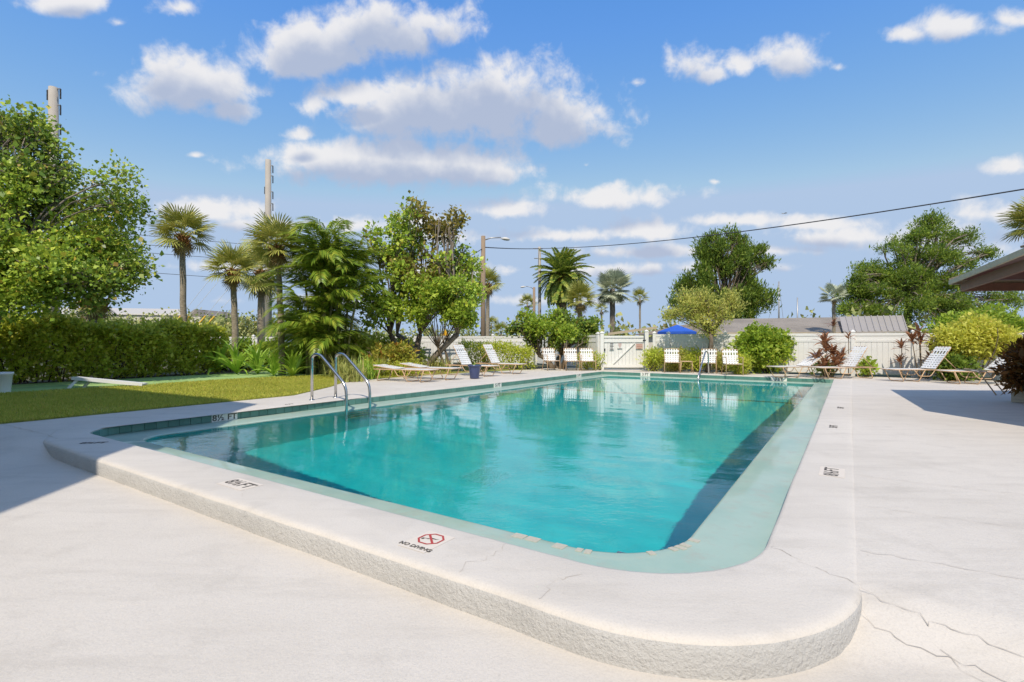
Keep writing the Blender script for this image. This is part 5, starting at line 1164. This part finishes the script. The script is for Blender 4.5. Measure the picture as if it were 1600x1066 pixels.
def make_lounger(label, back):
    # lies along +x: foot at x = 0, head at x = 1.9; back = recline angle
    root = empty('strap_lounger', (0, 0, 0), 0, label, 'lounger', 'strap loungers on the pool deck'); w_ = .30; H = .34; hx = 1.15
    mb = MB(); mb.tube(bend([(hx + .72, -w_, H), (0, -w_, H), (0, w_, H), (hx + .72, w_, H), (hx + .72, -w_, H)], .06), .014, 8); mb.build('frame', M_tan, root, True)
    for x, dx in ((.12, .16), (.85, -.16), (1.62, .14)):
        mb = MB(); mb.tube(bend([(x, -w_, H), (x + dx, -w_ * .92, .014), (x + dx, w_ * .92, .014), (x, w_, H)], .06), .013, 8); mb.build('leg', M_tan, root, True)
    for s in (-1, 1):
        mb = MB(); mb.tube(bend([(.55, s * w_, H - .01), (.68, s * w_, .16), (1.0, s * w_, .16), (1.12, s * w_, H - .01)], .06), .011, 8); mb.build('brace', M_tan, root, True)
    c_, s_ = math.cos(back), math.sin(back); Lb = .78
    def bk(t, y, o_=0): return (hx + c_ * t - s_ * o_, y, H + .012 + s_ * t + c_ * o_)
    mb = MB(); mb.tube(bend([bk(0, -w_ * .9), bk(Lb, -w_ * .9), bk(Lb, w_ * .9), bk(0, w_ * .9)], .08), .013, 8); mb.build('back_frame', M_tan, root, True)
    if back > .3:
        mb = MB(); mb.tube([bk(Lb * .55, -w_ * .85), (hx + .62, -w_ * .85, H)], .010, 7); mb.tube([bk(Lb * .55, w_ * .85), (hx + .62, w_ * .85, H)], .010, 7); mb.tube([(hx + .62, -w_ * .85, H), (hx + .62, w_ * .85, H)], .010, 7); mb.build('back_support', M_tan, root, True)
    STRAP_N[0] = Vector((0, 0, 1))
    for i in range(15): x = .06 + i * .074; strap_between(root, [(x, -w_, H + .014), (x, 0, H - .004), (x, w_, H + .014)], .054)
    STRAP_N[0] = Vector((-s_, 0, c_))
    for i in range(10):
        if i == 7: continue
        t = .05 + i * .076; strap_between(root, [bk(t, -w_ * .92, .012), bk(t, 0, -.004), bk(t, w_ * .92, .012)], .055)
    for i in range(5): y = (-2 + i) * .105; strap_between(root, [bk(.02, y, .006), bk(.4, y, -.003), bk(Lb - .0, y, .012)], .05)
    return root
LG = [ # foot position, heading foot -> head, back angle
    (W(9.75, 10.75), W(11.6, 10.45), .12, 'flat white strap lounger at the left, nearest the ladder'), (W(9.7, 11.75), W(11.6, 11.45), .14, 'flat white strap lounger just left of the blue planter'),
    (W(9.62, 13.55), W(11.5, 13.5), 1.05, 'raised-back lounger behind the blue planter'), (W(9.56, 15.15), W(11.4, 15.1), 1.05, 'raised-back lounger in front of the low square hedge'),
    (tuple(at(1207, 16.15)), tuple(at(1300, 16.7)), .55, 'half-reclined lounger beside the hibiscus bush'), (tuple(at(1272, 15.7)), tuple(at(1372, 16.0)), .95, 'raised lounger in front of the broad red ti plant cluster'),
    (tuple(at(1386, 14.75)), tuple(at(1498, 14.7)), .95, 'raised lounger below the tall red ti plant clump'), (tuple(at(1472, 13.95)), tuple(at(1600, 13.6)), .75, 'rightmost raised lounger, below the golden shrub')]
protos = {}
for f_, h_, bk_, lb in LG:
    f_, h_ = Vector(f_), Vector(h_); d = h_ - f_
    if bk_ in protos: o = copy_tree(protos[bk_])
    else: o = protos[bk_] = make_lounger(lb, bk_); bpy.context.view_layer.update()
    place(o, (f_.x, f_.y, -.004), math.atan2(d.y, d.x), lb)
# folding chair end seen at the right, in the shelter's shade
root = empty('folding_frame', at(1540, 11.2), .5, 'bare tan leg frame of a lounger beside the dark croton planter', 'lounger')
for s in (-1, 1):
    mb = MB(); mb.tube(bend([(s * .22, -.25, 0), (s * .20, .05, .48), (s * .2, .45, .52)], .05), .013, 8); mb.build('leg', M_tan, root, True)
mb = MB(); mb.tube([(-.2, .05, .48), (.2, .05, .48)], .012, 8); mb.build('crossbar', M_tan, root, True)
# planters, benches, board
def planter(name, label, loc, prof, m, plant=None, cat='planter'):
    root = empty(name, loc, 0, label, cat); mb = MB(); mb.lathe(prof, 28); mb.build('pot', m, root, True)
    mb = MB(); r_ = prof[-1][0]; mb.lathe([(r_ * .99, prof[-1][1] + .02), (0, prof[-1][1] + .03)], 20); mb.build('soil', soil, root); return root
M_blue = plain('blue_glaze', (.055, .075, .17), .25, 0, .2, 8)
planter('flower_pot', 'dark blue glazed planter standing beside the left loungers', W(9.62, 12.45), [(.0, .0), (.13, 0), (.14, .02), (.175, .30), (.195, .37), (.21, .375), (.21, .42), (.185, .425), (.18, .36)], M_blue)
tuft('pot_plant', 'sparse little plant growing in the blue planter', Vector(W(9.62, 12.45, .37)), 16, .16, .02, 120, L_blade, None, .06)
planter('flower_pot', 'white square-shouldered planter cut by the left edge beside the path', at(2, 11.3), [(.0, .0), (.15, 0), (.155, .02), (.185, .40), (.205, .41), (.205, .46), (.18, .46), (.175, .40)], M_whitep)
def bench(label, loc, rz):
    root = empty('slatted_bench', loc, rz, label, 'bench', 'white benches by the left fence')
    for z in (.62, .75): boxpart('back_slat', root, Matrix.Translation((0, .22, z)), .95, .022, .085, M_whitep)
    for y in (-.15, -.03, .09): boxpart('seat_slat', root, Matrix.Translation((0, y, .42)), .95, .10, .025, M_whitep)
    for x in (-.4, .4):
        boxpart('leg', root, Matrix.Translation((x, -.15, 0)), .06, .06, .418, M_whitep); boxpart('leg', root, Matrix.Translation((x, .19, 0)), .06, .04, .83, M_whitep)
    return root
bench('white slatted bench behind the raised loungers', at(706, 19.8), .1); bench('white slatted bench half hidden behind the croton bush', at(655, 21), .1)
root = empty('propped_board', at(176, 12.75), math.atan2(.28, 1.0), 'long white board propped on two short feet on the green court', 'board')
mb = MB(); mb.bar((-.78, 0, .25), (.70, 0, .06), .30, .045); mb.build('board', M_whitep, root)
for x in (-.78, .70): pass
mb = MB(); mb.bar((-.78, -.165, .25), (.70, -.165, .06), .025, .075); mb.build('edge', M_whitep, root)
for x, y in ((-.72, -.1), (-.50, .1)): mb = MB(); mb.bar((x - .12, y - .1, .0), (x + .02, y, .20), .09, .05); mb.build('foot', M_whitep, root)
# dark croton in a wooden planter at the right edge
root = empty('planter_box', at(1612, 9.55), .4, 'wooden planter box cut by the right edge', 'planter')
for i in range(4):
    for s in (-1, 1):
        boxpart('plank', root, Matrix.Translation((0, s * .20, i * .055)), .42, .022, .052, M_fascia); boxpart('plank', root, Matrix.Translation((s * .20, 0, i * .055)), .022, .378, .052, M_fascia)
mb = MB(); mb.box(-.188, .188, -.188, .188, .15, .19); mb.build('soil', soil, root)
bush('croton_bush', 'dark red croton bush in the wooden planter at the right edge', at(1612, 9.55, .18), (.52, .50, .60), 520, 9, .12, .42, L_croton, 130)
# blue umbrella beyond the fence
root = empty('patio_umbrella', at(1058, 26), 0, 'blue patio umbrella showing above the fence right of the gate', 'umbrella'); M_blu = plain('blue_canvas', (.02, .10, .50), .7, 0, .15, 3)
mb = MB(); n = 8
for i in range(n):
    t0, t1 = 2 * math.pi * i / n, 2 * math.pi * (i + 1) / n
    mb.add([(0, 0, 1.98), (1.0 * math.cos(t0), 1.0 * math.sin(t0), 1.62), (1.0 * math.cos(t1), 1.0 * math.sin(t1), 1.62), (1.0 * math.cos(t0), 1.0 * math.sin(t0), 1.50), (1.0 * math.cos(t1), 1.0 * math.sin(t1), 1.50)], [(0, 1, 2), (1, 3, 4, 2)])
mb.build('canopy', M_blu, root); mb = MB(); mb.tube([(0, 0, -.3), (.02, 0, 2.05)], .02, 8); mb.build('pole', M_whitep, root)
# yellow triangle above the left fence
root = empty('warning_sign', at(696, 25.5), 0, 'small yellow triangular sign above the left fence', 'sign')
mb = MB(); mb.tube([(0, 0.02, 0), (0, 0.02, 1.85)], .02, 6); mb.build('post', M_grey, root)
mb = MB(); mb.add([(-.15, 0, 1.42), (.15, 0, 1.42), (.0, 0, 1.72), (-.15, -.02, 1.42), (.15, -.02, 1.42), (0, -.02, 1.72)], [(0,2,1), (3,4,5), (0,1,4,3), (1,2,5,4), (2,0,3,5)]); mb.build('plate', plain('yellow_sign_face', (.75, .40, .02), .5), root)
